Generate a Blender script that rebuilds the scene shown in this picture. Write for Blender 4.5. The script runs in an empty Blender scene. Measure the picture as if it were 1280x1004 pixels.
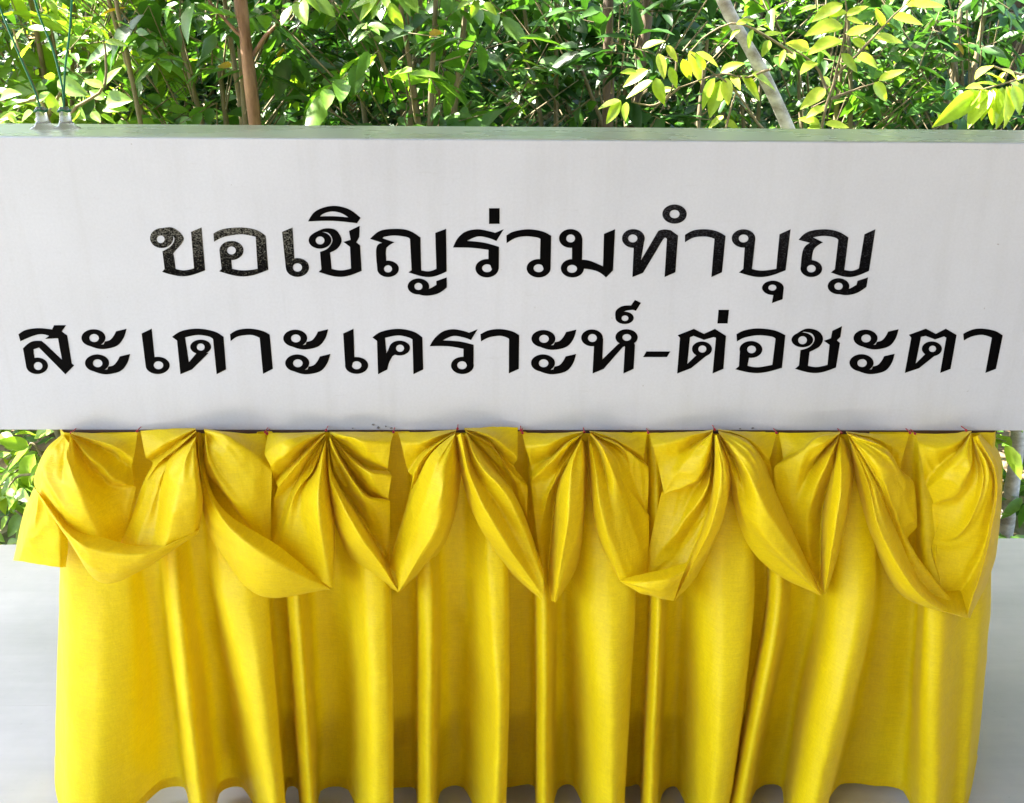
import bpy, math, random
import numpy as np
from mathutils import Vector, Matrix, noise
from mathutils.geometry import tessellate_polygon

random.seed(7)
rng = np.random.default_rng(11)
scene = bpy.context.scene
col = scene.collection

# ------------------------------------------------------------------ camera
FPX, PW, PH = 1100.0, 1280.0, 1004.0
PITCH, YAW, ROLL = math.radians(20.8), math.radians(1.0), math.radians(0.44)
CAM = np.array([-0.022, -1.298, 1.301])
Fv = np.array([math.sin(YAW)*math.cos(PITCH), math.cos(YAW)*math.cos(PITCH), -math.sin(PITCH)])
Rv = np.array([math.cos(YAW), -math.sin(YAW), 0.0])
Uv = np.cross(Rv, Fv)
Rr = Rv*math.cos(ROLL) + Uv*math.sin(ROLL)
Ur = Uv*math.cos(ROLL) - Rv*math.sin(ROLL)
cd = bpy.data.cameras.new('camera'); cam = bpy.data.objects.new('camera', cd); col.objects.link(cam)
cd.sensor_width = 36.0; cd.lens = FPX/PW*36.0; cd.clip_start = 0.02; cd.clip_end = 400
cam.matrix_world = Matrix(((Rr[0], Ur[0], -Fv[0], CAM[0]), (Rr[1], Ur[1], -Fv[1], CAM[1]),
                           (Rr[2], Ur[2], -Fv[2], CAM[2]), (0, 0, 0, 1)))
scene.camera = cam

# ------------------------------------------------------------------ world, sun, exposure
SUN_EL, SUN_AZ = math.radians(56), math.radians(-72)      # azimuth clockwise from +Y (behind the table), so to the left
w = bpy.data.worlds.new('World'); scene.world = w; w.use_nodes = True
nt = w.node_tree; bg = nt.nodes['Background']
sk = nt.nodes.new('ShaderNodeTexSky'); sk.sky_type = 'NISHITA'; sk.sun_disc = False
sk.air_density = 0.8; sk.dust_density = 2.2; sk.ozone_density = 0.3; sk.sun_elevation = SUN_EL; sk.sun_rotation = SUN_AZ
nt.links.new(sk.outputs[0], bg.inputs[0]); bg.inputs[1].default_value = 0.15
sd = bpy.data.lights.new('sun', 'SUN'); sd.energy = 5.0; sd.angle = math.radians(0.53); sd.color = (1.0, 0.95, 0.86)
sun = bpy.data.objects.new('sun', sd); col.objects.link(sun)
sdir = Vector((math.sin(SUN_AZ)*math.cos(SUN_EL), math.cos(SUN_AZ)*math.cos(SUN_EL), math.sin(SUN_EL)))
sun.rotation_euler = sdir.to_track_quat('Z', 'Y').to_euler(); sun.location = (-3, 3, 8)
vs = scene.view_settings
vs.view_transform = 'Standard'; vs.look = 'None'; vs.gamma = 1.0; vs.exposure = 3.25; vs.use_curve_mapping = False

# ------------------------------------------------------------------ helpers
def at(px, py, Y):
    """point where the photo's pixel meets the upright plane y = Y"""
    v = Fv + Rr*((px-PW/2)/FPX) + Ur*((PH/2-py)/FPX)
    return CAM + v*((Y-CAM[1])/v[1])
def at_z(px, py, Z):
    v = Fv + Rr*((px-PW/2)/FPX) + Ur*((PH/2-py)/FPX)
    return CAM + v*((Z-CAM[2])/v[2])

def mesh_obj(name, verts, faces, mats, parent=None, smooth=False, attr=None):
    me = bpy.data.meshes.new(name)
    me.from_pydata([tuple(map(float, v)) for v in verts], [], [tuple(map(int, f)) for f in faces])
    for m in (mats if isinstance(mats, (list, tuple)) else [mats]): me.materials.append(m)
    if smooth: me.polygons.foreach_set('use_smooth', [True]*len(me.polygons))
    if attr is not None:
        a = me.attributes.new('tone', 'FLOAT', 'POINT'); a.data.foreach_set('value', np.asarray(attr, dtype=np.float32))
    me.update()
    o = bpy.data.objects.new(name, me); col.objects.link(o)
    if parent is not None: o.parent = parent
    return o
def empty(name, loc=(0, 0, 0)):
    o = bpy.data.objects.new(name, None); o.empty_display_size = 0.1; o.location = loc; col.objects.link(o); return o
def tag(o, label, cat, group=None):
    o['label'] = label; o['category'] = cat
    if group: o['group'] = group
    return o

class MB:
    """collects pieces in world coordinates; build() makes one mesh object, relative to its parent's location"""
    def __init__(s): s.v, s.f, s.a = [], [], []
    def add(s, v, f, tone=0.5):
        n = len(s.v); s.v += [tuple(p) for p in v]; s.f += [tuple(i+n for i in q) for q in f]; s.a += [tone]*len(v)
    def box(s, lo, hi, bevel=0.0):
        (x0, y0, z0), (x1, y1, z1) = lo, hi
        if bevel <= 0:
            v = [(x, y, z) for z in (z0, z1) for y in (y0, y1) for x in (x0, x1)]
            s.add(v, [(0, 2, 3, 1), (4, 5, 7, 6), (0, 1, 5, 4), (2, 6, 7, 3), (0, 4, 6, 2), (1, 3, 7, 5)]); return
        import bmesh
        bm = bmesh.new(); bmesh.ops.create_cube(bm, size=1)
        for p in bm.verts: p.co = Vector(((x0+x1)/2+p.co.x*(x1-x0), (y0+y1)/2+p.co.y*(y1-y0), (z0+z1)/2+p.co.z*(z1-z0)))
        bmesh.ops.bevel(bm, geom=bm.edges[:], offset=bevel, segments=2, profile=0.6, affect='EDGES')
        bm.verts.ensure_lookup_table()
        s.add([p.co[:] for p in bm.verts], [[q.index for q in f.verts] for f in bm.faces]); bm.free()
    def tube(s, pts, rad, n=8, caps=True):
        pts = [Vector(p) for p in pts]; k = len(pts)
        rad = list(rad) if hasattr(rad, '__len__') else [rad]*k
        v, f = [], []
        ref = Vector((0.13, 0.97, 0.21))
        for i, p in enumerate(pts):
            t = (pts[min(i+1, k-1)]-pts[max(i-1, 0)]).normalized()
            a = t.cross(ref)
            if a.length < 1e-3: a = t.cross(Vector((1, 0, 0)))
            a.normalize(); b = t.cross(a)
            for j in range(n):
                th = 2*math.pi*j/n
                v.append(p+(a*math.cos(th)+b*math.sin(th))*rad[i])
        for i in range(k-1):
            for j in range(n):
                f.append((i*n+j, i*n+(j+1) % n, (i+1)*n+(j+1) % n, (i+1)*n+j))
        if caps: f += [tuple(range(n)), tuple(range((k-1)*n, k*n))[::-1]]
        s.add(v, f)
    def lathe(s, c, prof, n=16):
        v, f = [], []
        for r, z in prof:
            for j in range(n):
                th = 2*math.pi*j/n; v.append((c[0]+r*math.cos(th), c[1]+r*math.sin(th), c[2]+z))
        for i in range(len(prof)-1):
            for j in range(n): f.append((i*n+j, i*n+(j+1) % n, (i+1)*n+(j+1) % n, (i+1)*n+j))
        f += [tuple(range(n))[::-1], tuple(range((len(prof)-1)*n, len(prof)*n))]
        s.add(v, f)
    def build(s, name, mat, parent=None, smooth=False, tone=False):
        off = parent.matrix_world.translation if False else (Vector(parent['_o']) if parent is not None and '_o' in parent else Vector((0, 0, 0)))
        return mesh_obj(name, [Vector(p)-off for p in s.v], s.f, mat, parent, smooth, s.a if tone else None)

def catmull(P, n):
    """n samples along a Catmull-Rom curve through the rows of P (any shape after axis 0), uniform in index"""
    P = np.asarray(P, float); k = len(P)
    t = np.linspace(0, k-1, n); i = np.clip(np.floor(t).astype(int), 0, k-2); u = (t-i).reshape((-1,)+(1,)*(P.ndim-1))
    Pe = np.concatenate([[2*P[0]-P[1]], P, [2*P[-1]-P[-2]]])
    a, b, c, d = Pe[i], Pe[i+1], Pe[i+2], Pe[i+3]
    return 0.5*((2*b)+(c-a)*u+(2*a-5*b+4*c-d)*u*u+(3*b-a-3*c+d)*u**3)

def crisp(P, n, k):
    """like catmull, pulled part of the way to straight facets so that ridges stay creased"""
    t = np.linspace(0, len(P)-1, n); i = np.clip(np.floor(t).astype(int), 0, len(P)-2); u = (t-i)[:, None, None]
    return catmull(P, n)*(1-k)+(P[i]*(1-u)+P[i+1]*u)*k

# ------------------------------------------------------------------ materials
def mat(name):
    m = bpy.data.materials.new(name); m.use_nodes = True
    n = m.node_tree.nodes; return m, n, m.node_tree.links, n['Principled BSDF'], n['Material Output']
def ramp(n, stops):
    r = n.new('ShaderNodeValToRGB'); e = r.color_ramp.elements
    while len(e) < len(stops): e.new(0.5)
    for i, (p, c) in enumerate(stops): e[i].position = p; e[i].color = (*c, 1) if len(c) == 3 else c
    return r
def tex_noise(n, l, scale, detail=4, rough=0.55, vec=None, scl=None):
    t = n.new('ShaderNodeTexNoise'); t.inputs['Scale'].default_value = scale
    t.inputs['Detail'].default_value = detail; t.inputs['Roughness'].default_value = rough
    if vec is not None:
        if scl is not None:
            mp = n.new('ShaderNodeMapping'); mp.inputs['Scale'].default_value = scl
            l.new(vec, mp.inputs[0]); vec = mp.outputs[0]
        l.new(vec, t.inputs['Vector'])
    return t
def bump(n, l, h, strength, dist, prev=None):
    b = n.new('ShaderNodeBump'); b.inputs['Strength'].default_value = strength; b.inputs['Distance'].default_value = dist
    l.new(h, b.inputs['Height'])
    if prev is not None: l.new(prev.outputs[0], b.inputs['Normal'])
    return b

def plain(name, c, rough=0.6, metal=0.0, vary=0.12, scale=30, bstr=0.15, bdist=0.002):
    m, n, l, p, o = mat(name)
    g = n.new('ShaderNodeNewGeometry')
    t = tex_noise(n, l, scale, 5, 0.6, g.outputs['Position'])
    r = ramp(n, [(0.3, tuple(x*(1-vary) for x in c)), (0.7, tuple(min(1, x*(1+vary)) for x in c))])
    l.new(t.outputs[0], r.inputs[0]); l.new(r.outputs[0], p.inputs['Base Color'])
    p.inputs['Roughness'].default_value = rough; p.inputs['Metallic'].default_value = metal
    b = bump(n, l, t.outputs[0], bstr, bdist); l.new(b.outputs[0], p.inputs['Normal'])
    return m

def cloth_material():
    m, n, l, p, o = mat('yellow_satin')
    g = n.new('ShaderNodeNewGeometry'); pos = g.outputs['Position']
    t = tex_noise(n, l, 9, 4, 0.6, pos)
    r = ramp(n, [(0.3, (0.85, 0.665, 0.0015)), (0.7, (0.91, 0.735, 0.002))])
    l.new(t.outputs[0], r.inputs[0])
    def weave(prev, tx, lo, hi, fac):                              # uneven threads: the dye takes lighter and darker
        q = ramp(n, [(0.35, (lo, lo*0.97, lo)), (0.65, (hi, hi, hi))]); l.new(tx.outputs[0], q.inputs[0])
        k = n.new('ShaderNodeMix'); k.data_type = 'RGBA'; k.blend_type = 'MULTIPLY'; k.inputs[0].default_value = fac
        l.new(prev, k.inputs[6]); l.new(q.outputs[0], k.inputs[7]); return k.outputs[2]
    cc = weave(r.outputs[0], tex_noise(n, l, 1, 2, 0.6, pos, (45, 45, 520)), 0.86, 1.06, 0.5)
    cc = weave(cc, tex_noise(n, l, 1, 2, 0.6, pos, (520, 520, 40)), 0.90, 1.05, 0.45)
    cc = weave(cc, tex_noise(n, l, 330, 2, 0.6, pos), 0.88, 1.06, 0.45)
    l.new(cc, p.inputs['Base Color'])
    p.inputs['Roughness'].default_value = 0.47; p.inputs['Specular IOR Level'].default_value = 0.36
    p.inputs['Sheen Weight'].default_value = 0.12; p.inputs['Sheen Roughness'].default_value = 0.4
    p.inputs['Sheen Tint'].default_value = (1, 0.92, 0.4, 1)
    slub = tex_noise(n, l, 1, 3, 0.6, pos, (60, 60, 900))          # crosswise slubs of the weave
    crm = tex_noise(n, l, 1, 4, 0.55, pos, (17, 17, 9))           # soft crumples
    cre = tex_noise(n, l, 1, 2, 0.5, pos, (9, 9, 13)); cre.noise_type = 'RIDGED_MULTIFRACTAL'; cre.normalize = True   # sharp creases
    fine = tex_noise(n, l, 420, 2, 0.5, pos)
    b0 = bump(n, l, crm.outputs[0], 0.3, 0.012)
    b1 = bump(n, l, cre.outputs[0], 0.4, 0.007, b0)
    b2 = bump(n, l, slub.outputs[0], 0.4, 0.0014, b1)
    b3 = bump(n, l, fine.outputs[0], 0.2, 0.0008, b2)
    l.new(b3.outputs[0], p.inputs['Normal'])
    tr = n.new('ShaderNodeBsdfTranslucent'); tr.inputs[0].default_value = (0.88, 0.60, 0.002, 1)
    l.new(b1.outputs[0], tr.inputs['Normal'])
    mx = n.new('ShaderNodeMixShader'); mx.inputs[0].default_value = 0.26
    l.new(p.outputs[0], mx.inputs[1]); l.new(tr.outputs[0], mx.inputs[2]); l.new(mx.outputs[0], o.inputs[0])
    return m
def leaf_material(name, stops, trans, tmix=0.35, rough=0.42):
    m, n, l, p, o = mat(name)
    a = n.new('ShaderNodeAttribute'); a.attribute_name = 'tone'
    r = ramp(n, stops); l.new(a.outputs['Fac'], r.inputs[0])
    g = n.new('ShaderNodeNewGeometry')
    t = tex_noise(n, l, 60, 3, 0.6, g.outputs['Position'])
    mixc = n.new('ShaderNodeMix'); mixc.data_type = 'RGBA'; mixc.blend_type = 'MULTIPLY'; mixc.inputs[0].default_value = 0.45
    rr = ramp(n, [(0.3, (0.6, 0.65, 0.6)), (0.7, (1.2, 1.15, 1.1))]); l.new(t.outputs[0], rr.inputs[0])
    l.new(r.outputs[0], mixc.inputs[6]); l.new(rr.outputs[0], mixc.inputs[7])
    l.new(mixc.outputs[2], p.inputs['Base Color']); p.inputs['Roughness'].default_value = rough
    p.inputs['Specular IOR Level'].default_value = 0.5
    b = bump(n, l, t.outputs[0], 0.25, 0.003); l.new(b.outputs[0], p.inputs['Normal'])
    tr = n.new('ShaderNodeBsdfTranslucent')
    tm = n.new('ShaderNodeMix'); tm.data_type = 'RGBA'; tm.blend_type = 'MULTIPLY'; tm.inputs[0].default_value = 1.0
    l.new(mixc.outputs[2], tm.inputs[6]); tm.inputs[7].default_value = (*trans, 1); l.new(tm.outputs[2], tr.inputs[0])
    mx = n.new('ShaderNodeMixShader'); mx.inputs[0].default_value = tmix
    l.new(p.outputs[0], mx.inputs[1]); l.new(tr.outputs[0], mx.inputs[2]); l.new(mx.outputs[0], o.inputs[0])
    return m
def box_material(name='white_gloss_paint', r0=0.30, r1=0.42, tint=(1, 1, 1)):
    m, n, l, p, o = mat(name)
    g = n.new('ShaderNodeNewGeometry'); pos = g.outputs['Position']
    t = tex_noise(n, l, 3.5, 5, 0.6, pos)
    r = ramp(n, [(0.3, (0.455, 0.472, 0.495)), (0.7, (0.51, 0.528, 0.55))]); l.new(t.outputs[0], r.inputs[0])
    sc = tex_noise(n, l, 1, 5, 0.7, pos, (14, 60, 90))             # scuffs
    sr = ramp(n, [(0.62, (0, 0, 0)), (0.74, (1, 1, 1))]); l.new(sc.outputs[0], sr.inputs[0])
    sp = tex_noise(n, l, 95, 2, 0.5, pos)                          # specks of dirt
    spr = ramp(n, [(0.75, (0, 0, 0)), (0.79, (1, 1, 1))]); l.new(sp.outputs[0], spr.inputs[0])
    add = n.new('ShaderNodeMath'); add.operation = 'MULTIPLY_ADD'; add.inputs[1].default_value = 0.22
    l.new(sr.outputs[0], add.inputs[0]); l.new(spr.outputs[0], add.inputs[2])
    mx = n.new('ShaderNodeMix'); mx.data_type = 'RGBA'; l.new(add.outputs[0], mx.inputs[0])
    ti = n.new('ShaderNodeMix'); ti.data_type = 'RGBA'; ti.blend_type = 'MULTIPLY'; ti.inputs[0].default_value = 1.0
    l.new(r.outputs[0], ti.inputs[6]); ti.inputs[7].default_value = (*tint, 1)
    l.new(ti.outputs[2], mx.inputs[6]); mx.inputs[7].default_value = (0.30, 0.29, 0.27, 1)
    dr = tex_noise(n, l, 1, 4, 0.6, pos, (30, 30, 2.2)); drr = ramp(n, [(0.5, (1, 1, 1)), (0.75, (0.93, 0.925, 0.91))]); l.new(dr.outputs[0], drr.inputs[0])
    dm = n.new('ShaderNodeMix'); dm.data_type = 'RGBA'; dm.blend_type = 'MULTIPLY'; dm.inputs[0].default_value = 0.8
    gr = tex_noise(n, l, 260, 3, 0.6, pos); grr = ramp(n, [(0.35, (0.965,)*3), (0.65, (1.02,)*3)]); l.new(gr.outputs[0], grr.inputs[0])
    gm = n.new('ShaderNodeMix'); gm.data_type = 'RGBA'; gm.blend_type = 'MULTIPLY'; gm.inputs[0].default_value = 1.0
    l.new(mx.outputs[2], dm.inputs[6]); l.new(drr.outputs[0], dm.inputs[7]); l.new(dm.outputs[2], gm.inputs[6]); l.new(grr.outputs[0], gm.inputs[7])
    l.new(gm.outputs[2], p.inputs['Base Color'])
    rr = ramp(n, [(0.3, (r0,)*3), (0.7, (r1,)*3)]); l.new(t.outputs[0], rr.inputs[0])
    l.new(rr.outputs[0], p.inputs['Roughness'])
    b1 = bump(n, l, t.outputs[0], 0.2, 0.01)
    t2 = tex_noise(n, l, 1, 4, 0.6, pos, (25, 25, 140)); b2 = bump(n, l, t2.outputs[0], 0.12, 0.0015, b1)
    l.new(b2.outputs[0], p.inputs['Normal'])
    return m
def letter_material(name, worn):
    m, n, l, p, o = mat(name)
    p.inputs['Roughness'].default_value = 0.5; p.inputs['Base Color'].default_value = (0.0008, 0.0008, 0.001, 1)
    p.inputs['Specular IOR Level'].default_value = 0.03
    if worn:                                                       # print rubbed thin towards the tops of these letters
        g = n.new('ShaderNodeNewGeometry'); pos = g.outputs['Position']
        t = tex_noise(n, l, 1, 3, 0.75, pos, (420, 420, 620))
        sx = n.new('ShaderNodeSeparateXYZ'); l.new(pos, sx.inputs[0])
        mr = n.new('ShaderNodeMapRange'); mr.inputs['From Min'].default_value = worn[0]; mr.inputs['From Max'].default_value = worn[1]
        mr.inputs['To Min'].default_value = 0.0; mr.inputs['To Max'].default_value = worn[2]
        l.new(sx.outputs['Z'], mr.inputs['Value'])
        ad = n.new('ShaderNodeMath'); ad.operation = 'ADD'; l.new(t.outputs[0], ad.inputs[0]); l.new(mr.outputs[0], ad.inputs[1])
        r = ramp(n, [(0.57, (0.0008, 0.0008, 0.001)), (0.70, worn[3])]); l.new(ad.outputs[0], r.inputs[0])
        l.new(r.outputs[0], p.inputs['Base Color'])
    return m
def floor_material():
    m, n, l, p, o = mat('polished_concrete')
    g = n.new('ShaderNodeNewGeometry'); pos = g.outputs['Position']
    t = tex_noise(n, l, 2.2, 6, 0.62, pos)
    r = ramp(n, [(0.3, (0.36, 0.352, 0.33)), (0.7, (0.50, 0.488, 0.46))]); l.new(t.outputs[0], r.inputs[0])
    st = tex_noise(n, l, 1, 4, 0.6, pos, (2, 26, 26))
    mx0 = n.new('ShaderNodeMix'); mx0.data_type = 'RGBA'; mx0.blend_type = 'MULTIPLY'; mx0.inputs[0].default_value = 0.5
    sr = ramp(n, [(0.35, (0.86, 0.86, 0.86)), (0.65, (1, 1, 1))]); l.new(st.outputs[0], sr.inputs[0])
    l.new(r.outputs[0], mx0.inputs[6]); l.new(sr.outputs[0], mx0.inputs[7])
    sp = tex_noise(n, l, 55, 5, 0.65, pos, (1, 2.2, 1)); spr = ramp(n, [(0.64, (0, 0, 0)), (0.80, (0.7, 0.7, 0.7))]); l.new(sp.outputs[0], spr.inputs[0])
    mx = n.new('ShaderNodeMix'); mx.data_type = 'RGBA'; l.new(spr.outputs[0], mx.inputs[0])
    l.new(mx0.outputs[2], mx.inputs[6]); mx.inputs[7].default_value = (0.22, 0.21, 0.19, 1)
    l.new(mx.outputs[2], p.inputs['Base Color'])
    rr = ramp(n, [(0.3, (0.42,)*3), (0.7, (0.58,)*3)]); l.new(t.outputs[0], rr.inputs[0]); l.new(rr.outputs[0], p.inputs['Roughness'])
    b = bump(n, l, st.outputs[0], 0.08, 0.004); l.new(b.outputs[0], p.inputs['Normal'])
    return m
def bark(name, c0, c1, scl=(30, 30, 6)):
    m, n, l, p, o = mat(name)
    g = n.new('ShaderNodeNewGeometry')
    t = tex_noise(n, l, 1, 6, 0.65, g.outputs['Position'], scl)
    r = ramp(n, [(0.32, c0), (0.66, c1)]); l.new(t.outputs[0], r.inputs[0]); l.new(r.outputs[0], p.inputs['Base Color'])
    p.inputs['Roughness'].default_value = 0.85
    b = bump(n, l, t.outputs[0], 0.5, 0.01); l.new(b.outputs[0], p.inputs['Normal'])
    return m
def soil_material():
    m, n, l, p, o = mat('leaf_litter_soil')
    g = n.new('ShaderNodeNewGeometry'); pos = g.outputs['Position']
    v = n.new('ShaderNodeTexVoronoi'); v.inputs['Scale'].default_value = 16; l.new(pos, v.inputs['Vector'])
    r = ramp(n, [(0.0, (0.10, 0.065, 0.035)), (0.5, (0.20, 0.14, 0.075)), (1.0, (0.30, 0.22, 0.12))])
    l.new(v.outputs['Color'], r.inputs[0])
    t = tex_noise(n, l, 0.5, 5, 0.6, pos); mx = n.new('ShaderNodeMix'); mx.data_type = 'RGBA'
    tr = ramp(n, [(0.48, (0, 0, 0)), (0.6, (1, 1, 1))]); l.new(t.outputs[0], tr.inputs[0]); l.new(tr.outputs[0], mx.inputs[0])
    l.new(r.outputs[0], mx.inputs[6]); mx.inputs[7].default_value = (0.09, 0.13, 0.03, 1)
    l.new(mx.outputs[2], p.inputs['Base Color']); p.inputs['Roughness'].default_value = 0.95
    b = bump(n, l, v.outputs['Distance'], 0.6, 0.03); l.new(b.outputs[0], p.inputs['Normal'])
    return m

M_CLOTH = cloth_material(); M_BOX = box_material(); M_TOP = box_material('reflection_tinted_top', 0.24, 0.32, (0.98, 0.96, 0.66)); M_FLOOR = floor_material(); M_SOIL = soil_material()  # top's yellow-green tint paints in the foliage reflected by the white paint
M_BLACK = letter_material('black_print', None)
M_WORN = letter_material('worn_black_print', (at(640, 338, 0)[2], at(640, 284, 0)[2], 0.13, (0.15, 0.145, 0.115)))
M_FADED = letter_material('faded_black_print', (at(640, 345, 0)[2], at(640, 285, 0)[2], 0.10, (0.03, 0.03, 0.034)))
M_WOOD = plain('dark_table_wood', (0.075, 0.038, 0.018), 0.55, scale=14)
M_FLAKE = plain('dirty_paint_flake', (0.16, 0.15, 0.13), 0.7)
M_STEEL = plain('dark_painted_steel', (0.03, 0.03, 0.032), 0.45)
M_PIN = plain('red_pin_plastic', (0.45, 0.02, 0.03), 0.35)
M_CEIL = plain('brown_ceiling_boards', (0.20, 0.16, 0.12), 0.8, vary=0.1, scale=3)
M_CORD = plain('green_cord', (0.01, 0.16, 0.055), 0.5)
m_, n_, l_, p_, o_ = mat('clear_plastic'); p_.inputs['Base Color'].default_value = (0.86, 0.84, 0.76, 1)
p_.inputs['Roughness'].default_value = 0.22; p_.inputs['Transmission Weight'].default_value = 0.85; p_.inputs['IOR'].default_value = 1.4
M_CLEAR = m_
GREEN = [(0.0, (0.03, 0.085, 0.014)), (0.35, (0.065, 0.165, 0.022)), (0.7, (0.11, 0.245, 0.028)), (0.93, (0.21, 0.35, 0.036)), (1.0, (0.55, 0.33, 0.02))]
M_LEAF = leaf_material('green_leaf', GREEN, (1.45, 1.55, 0.55), 0.36)
M_LEAFD = leaf_material('shaded_leaf', [(0.0, (0.017, 0.052, 0.013)), (0.5, (0.04, 0.115, 0.02)), (1.0, (0.075, 0.18, 0.026))], (1.3, 1.5, 0.6), 0.25)  # leaf green darkened: the background's shade is put into the colour
M_LIME = leaf_material('young_lime_leaf', [(0.0, (0.22, 0.37, 0.03)), (0.5, (0.38, 0.52, 0.05)), (1.0, (0.56, 0.64, 0.10))], (1.5, 1.45, 0.5), 0.45)
M_FRESH = leaf_material('fresh_leaf', [(0.0, (0.11, 0.22, 0.024)), (0.5, (0.20, 0.34, 0.034)), (1.0, (0.36, 0.48, 0.05))], (1.5, 1.5, 0.55), 0.4)
M_BRED = bark('reddish_bark', (0.13, 0.06, 0.03), (0.34, 0.19, 0.11))
M_BPALE = bark('pale_bark', (0.24, 0.20, 0.155), (0.60, 0.56, 0.49), (18, 18, 26))
M_BDARK = bark('dark_bark', (0.05, 0.034, 0.022), (0.17, 0.115, 0.07))
M_TWIG = bark('twig_bark', (0.12, 0.10, 0.05), (0.26, 0.2, 0.11))

# ------------------------------------------------------------------ setting: ground, floor slab, roof
def struct(o): o['kind'] = 'structure'; return o
GZ = -0.28
# ground: gently uneven sheet
nx, R = 90, 90.0
gv, gf = [], []
lin = np.sign(np.linspace(-1, 1, nx))*np.abs(np.linspace(-1, 1, nx))**2.2*R
for y in lin:
    for x in lin:
        gv.append((x, y, GZ+0.05*noise.noise((x*0.7, y*0.7, 0))-0.03))
for j in range(nx-1):
    for i in range(nx-1): gf.append((j*nx+i, j*nx+i+1, (j+1)*nx+i+1, (j+1)*nx+i))
ground = struct(mesh_obj('ground', gv, gf, M_SOIL, smooth=True))
# floor slab: far edge follows the edge seen left and right of the table
eL, eR = at_z(0, 681, 0.0), at_z(1280, 673, 0.0)
sl = (eR[1]-eL[1])/(eR[0]-eL[0])
edge = lambda x: eL[1]+(x-eL[0])*sl
X0, X1, YB = -2.1, 1.998, -2.6
floor = empty('floor', (0, 0, 0)); floor['kind'] = 'structure'
b = MB(); b.box((X0+0.01, YB+0.01, -0.35), (X1-0.01, min(edge(X0), edge(X1))-0.01, -0.0015)); b.build('slab_core', M_FLOOR, floor)
cuts = [YB, at_z(40, 985, 0.0)[1]-0.55, at_z(40, 882, 0.0)[1], at_z(40, 775, 0.0)[1], None]
for k in range(4):                                     # poured bays with fine joints between them
    ya, yb = cuts[k]+0.00018, cuts[k+1]
    yl, yr = (yb-0.00018, yb-0.00018) if yb is not None else (edge(X0), edge(X1))
    b = MB(); b.add([(X0, ya, -0.34), (X1, ya, -0.34), (X1, yr, -0.34), (X0, yl, -0.34), (X0, ya, 0), (X1, ya, 0), (X1, yr, 0), (X0, yl, 0)],
        [(0, 3, 2, 1), (4, 5, 6, 7), (0, 1, 5, 4), (1, 2, 6, 5), (2, 3, 7, 6), (3, 0, 4, 7)])
    b.build('floor_bay', M_FLOOR, floor)
# the open pavilion's roof, unseen above the frame: shades floor, table and box, outline cut to aim light
roof = empty('pavilion_roof', (0, 0, 0)); roof['kind'] = 'structure'
RZ, RF, RB = 2.75, 1.78, -1.3
b = MB(); b.box((-3.8, RB, RZ), (1.99, RF, RZ+0.12)); b.build('roof_slab', M_CEIL, roof)
b = MB(); b.box((-0.5, -4.98, RZ), (1.99, RB-0.002, RZ+0.12)); b.build('roof_slab', M_CEIL, roof)  # unseen second slab, added to hold back sky light from the right front
for x in (-3.6,):
    for y in (RB+0.3, 1.2):
        b = MB(); b.box((x-0.1, y-0.1, -0.4), (x+0.1, y+0.1, RZ+0.02), 0.01); b.build('post', M_CEIL, roof)

b = MB(); b.box((2.0, -5.0, -0.4), (2.15, 0.8, 5.6)); tag(b.build('right_light_blocker', plain('right_blocker_grey', (0.48, 0.45, 0.40), 0.9)), 'unseen wall added to block light from the right', 'wall')  # unseen wall, added so that less light comes from the right
b = MB(); b.box((-2.6, -5.4, -0.4), (2.15, -5.0, 5.6)); tag(b.build('rear_light_blocker', plain('rear_blocker_dark', (0.10, 0.075, 0.05), 0.85)), 'unseen dark wall added behind the camera to block low sky light', 'wall')  # added behind the camera, out of view, to cut off low front sky light
# ------------------------------------------------------------------ folding table
TL, TR = float(at(80, 560, 0)[0]), float(at(1243, 560, 0)[0])
TX = (TL+TR)/2
BZ0 = float(at(640, 538.0, 0)[2]); BZ1 = float(at(640, 174.5, 0)[2])
table = tag(empty('table', (0, 0, 0)), 'dark wooden table hidden behind the yellow skirt, under the white box', 'table')
b = MB(); b.box((TL, 0.0015, 0.722), (TR, 0.62, BZ0+0.0004), 0.003); b.build('tabletop', M_WOOD, table)
for x in (TL+0.17, TR-0.13):
    for y in (0.095, 0.57):
        b = MB(); b.box((x-0.02, y-0.02, 0.0), (x+0.02, y+0.02, 0.722), 0.003); b.build('leg', M_STEEL, table)
    b = MB(); b.box((x-0.025, 0.075, -0.003), (x+0.025, 0.60, 0.026), 0.006); b.build('foot', M_STEEL, table)
za, zb = at(640, 913, 0.062)[2], at(640, 868, 0.062)[2]
b = MB(); b.box((TL+0.14, 0.046, za), (TR-0.1, 0.084, zb), 0.003); b.build('stretcher', M_WOOD, table)
b = MB(); b.box((TL+0.15, 0.084, za+0.01), (TR-0.11, 0.56, za+0.03), 0.003); b.build('shade_shelf', M_WOOD, table)  # unseen board, added to darken the floor beneath
b = MB(); b.box((TL+0.14, 0.56, za), (TR-0.1, 0.58, zb), 0.003); b.build('stretcher', M_WOOD, table)

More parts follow.
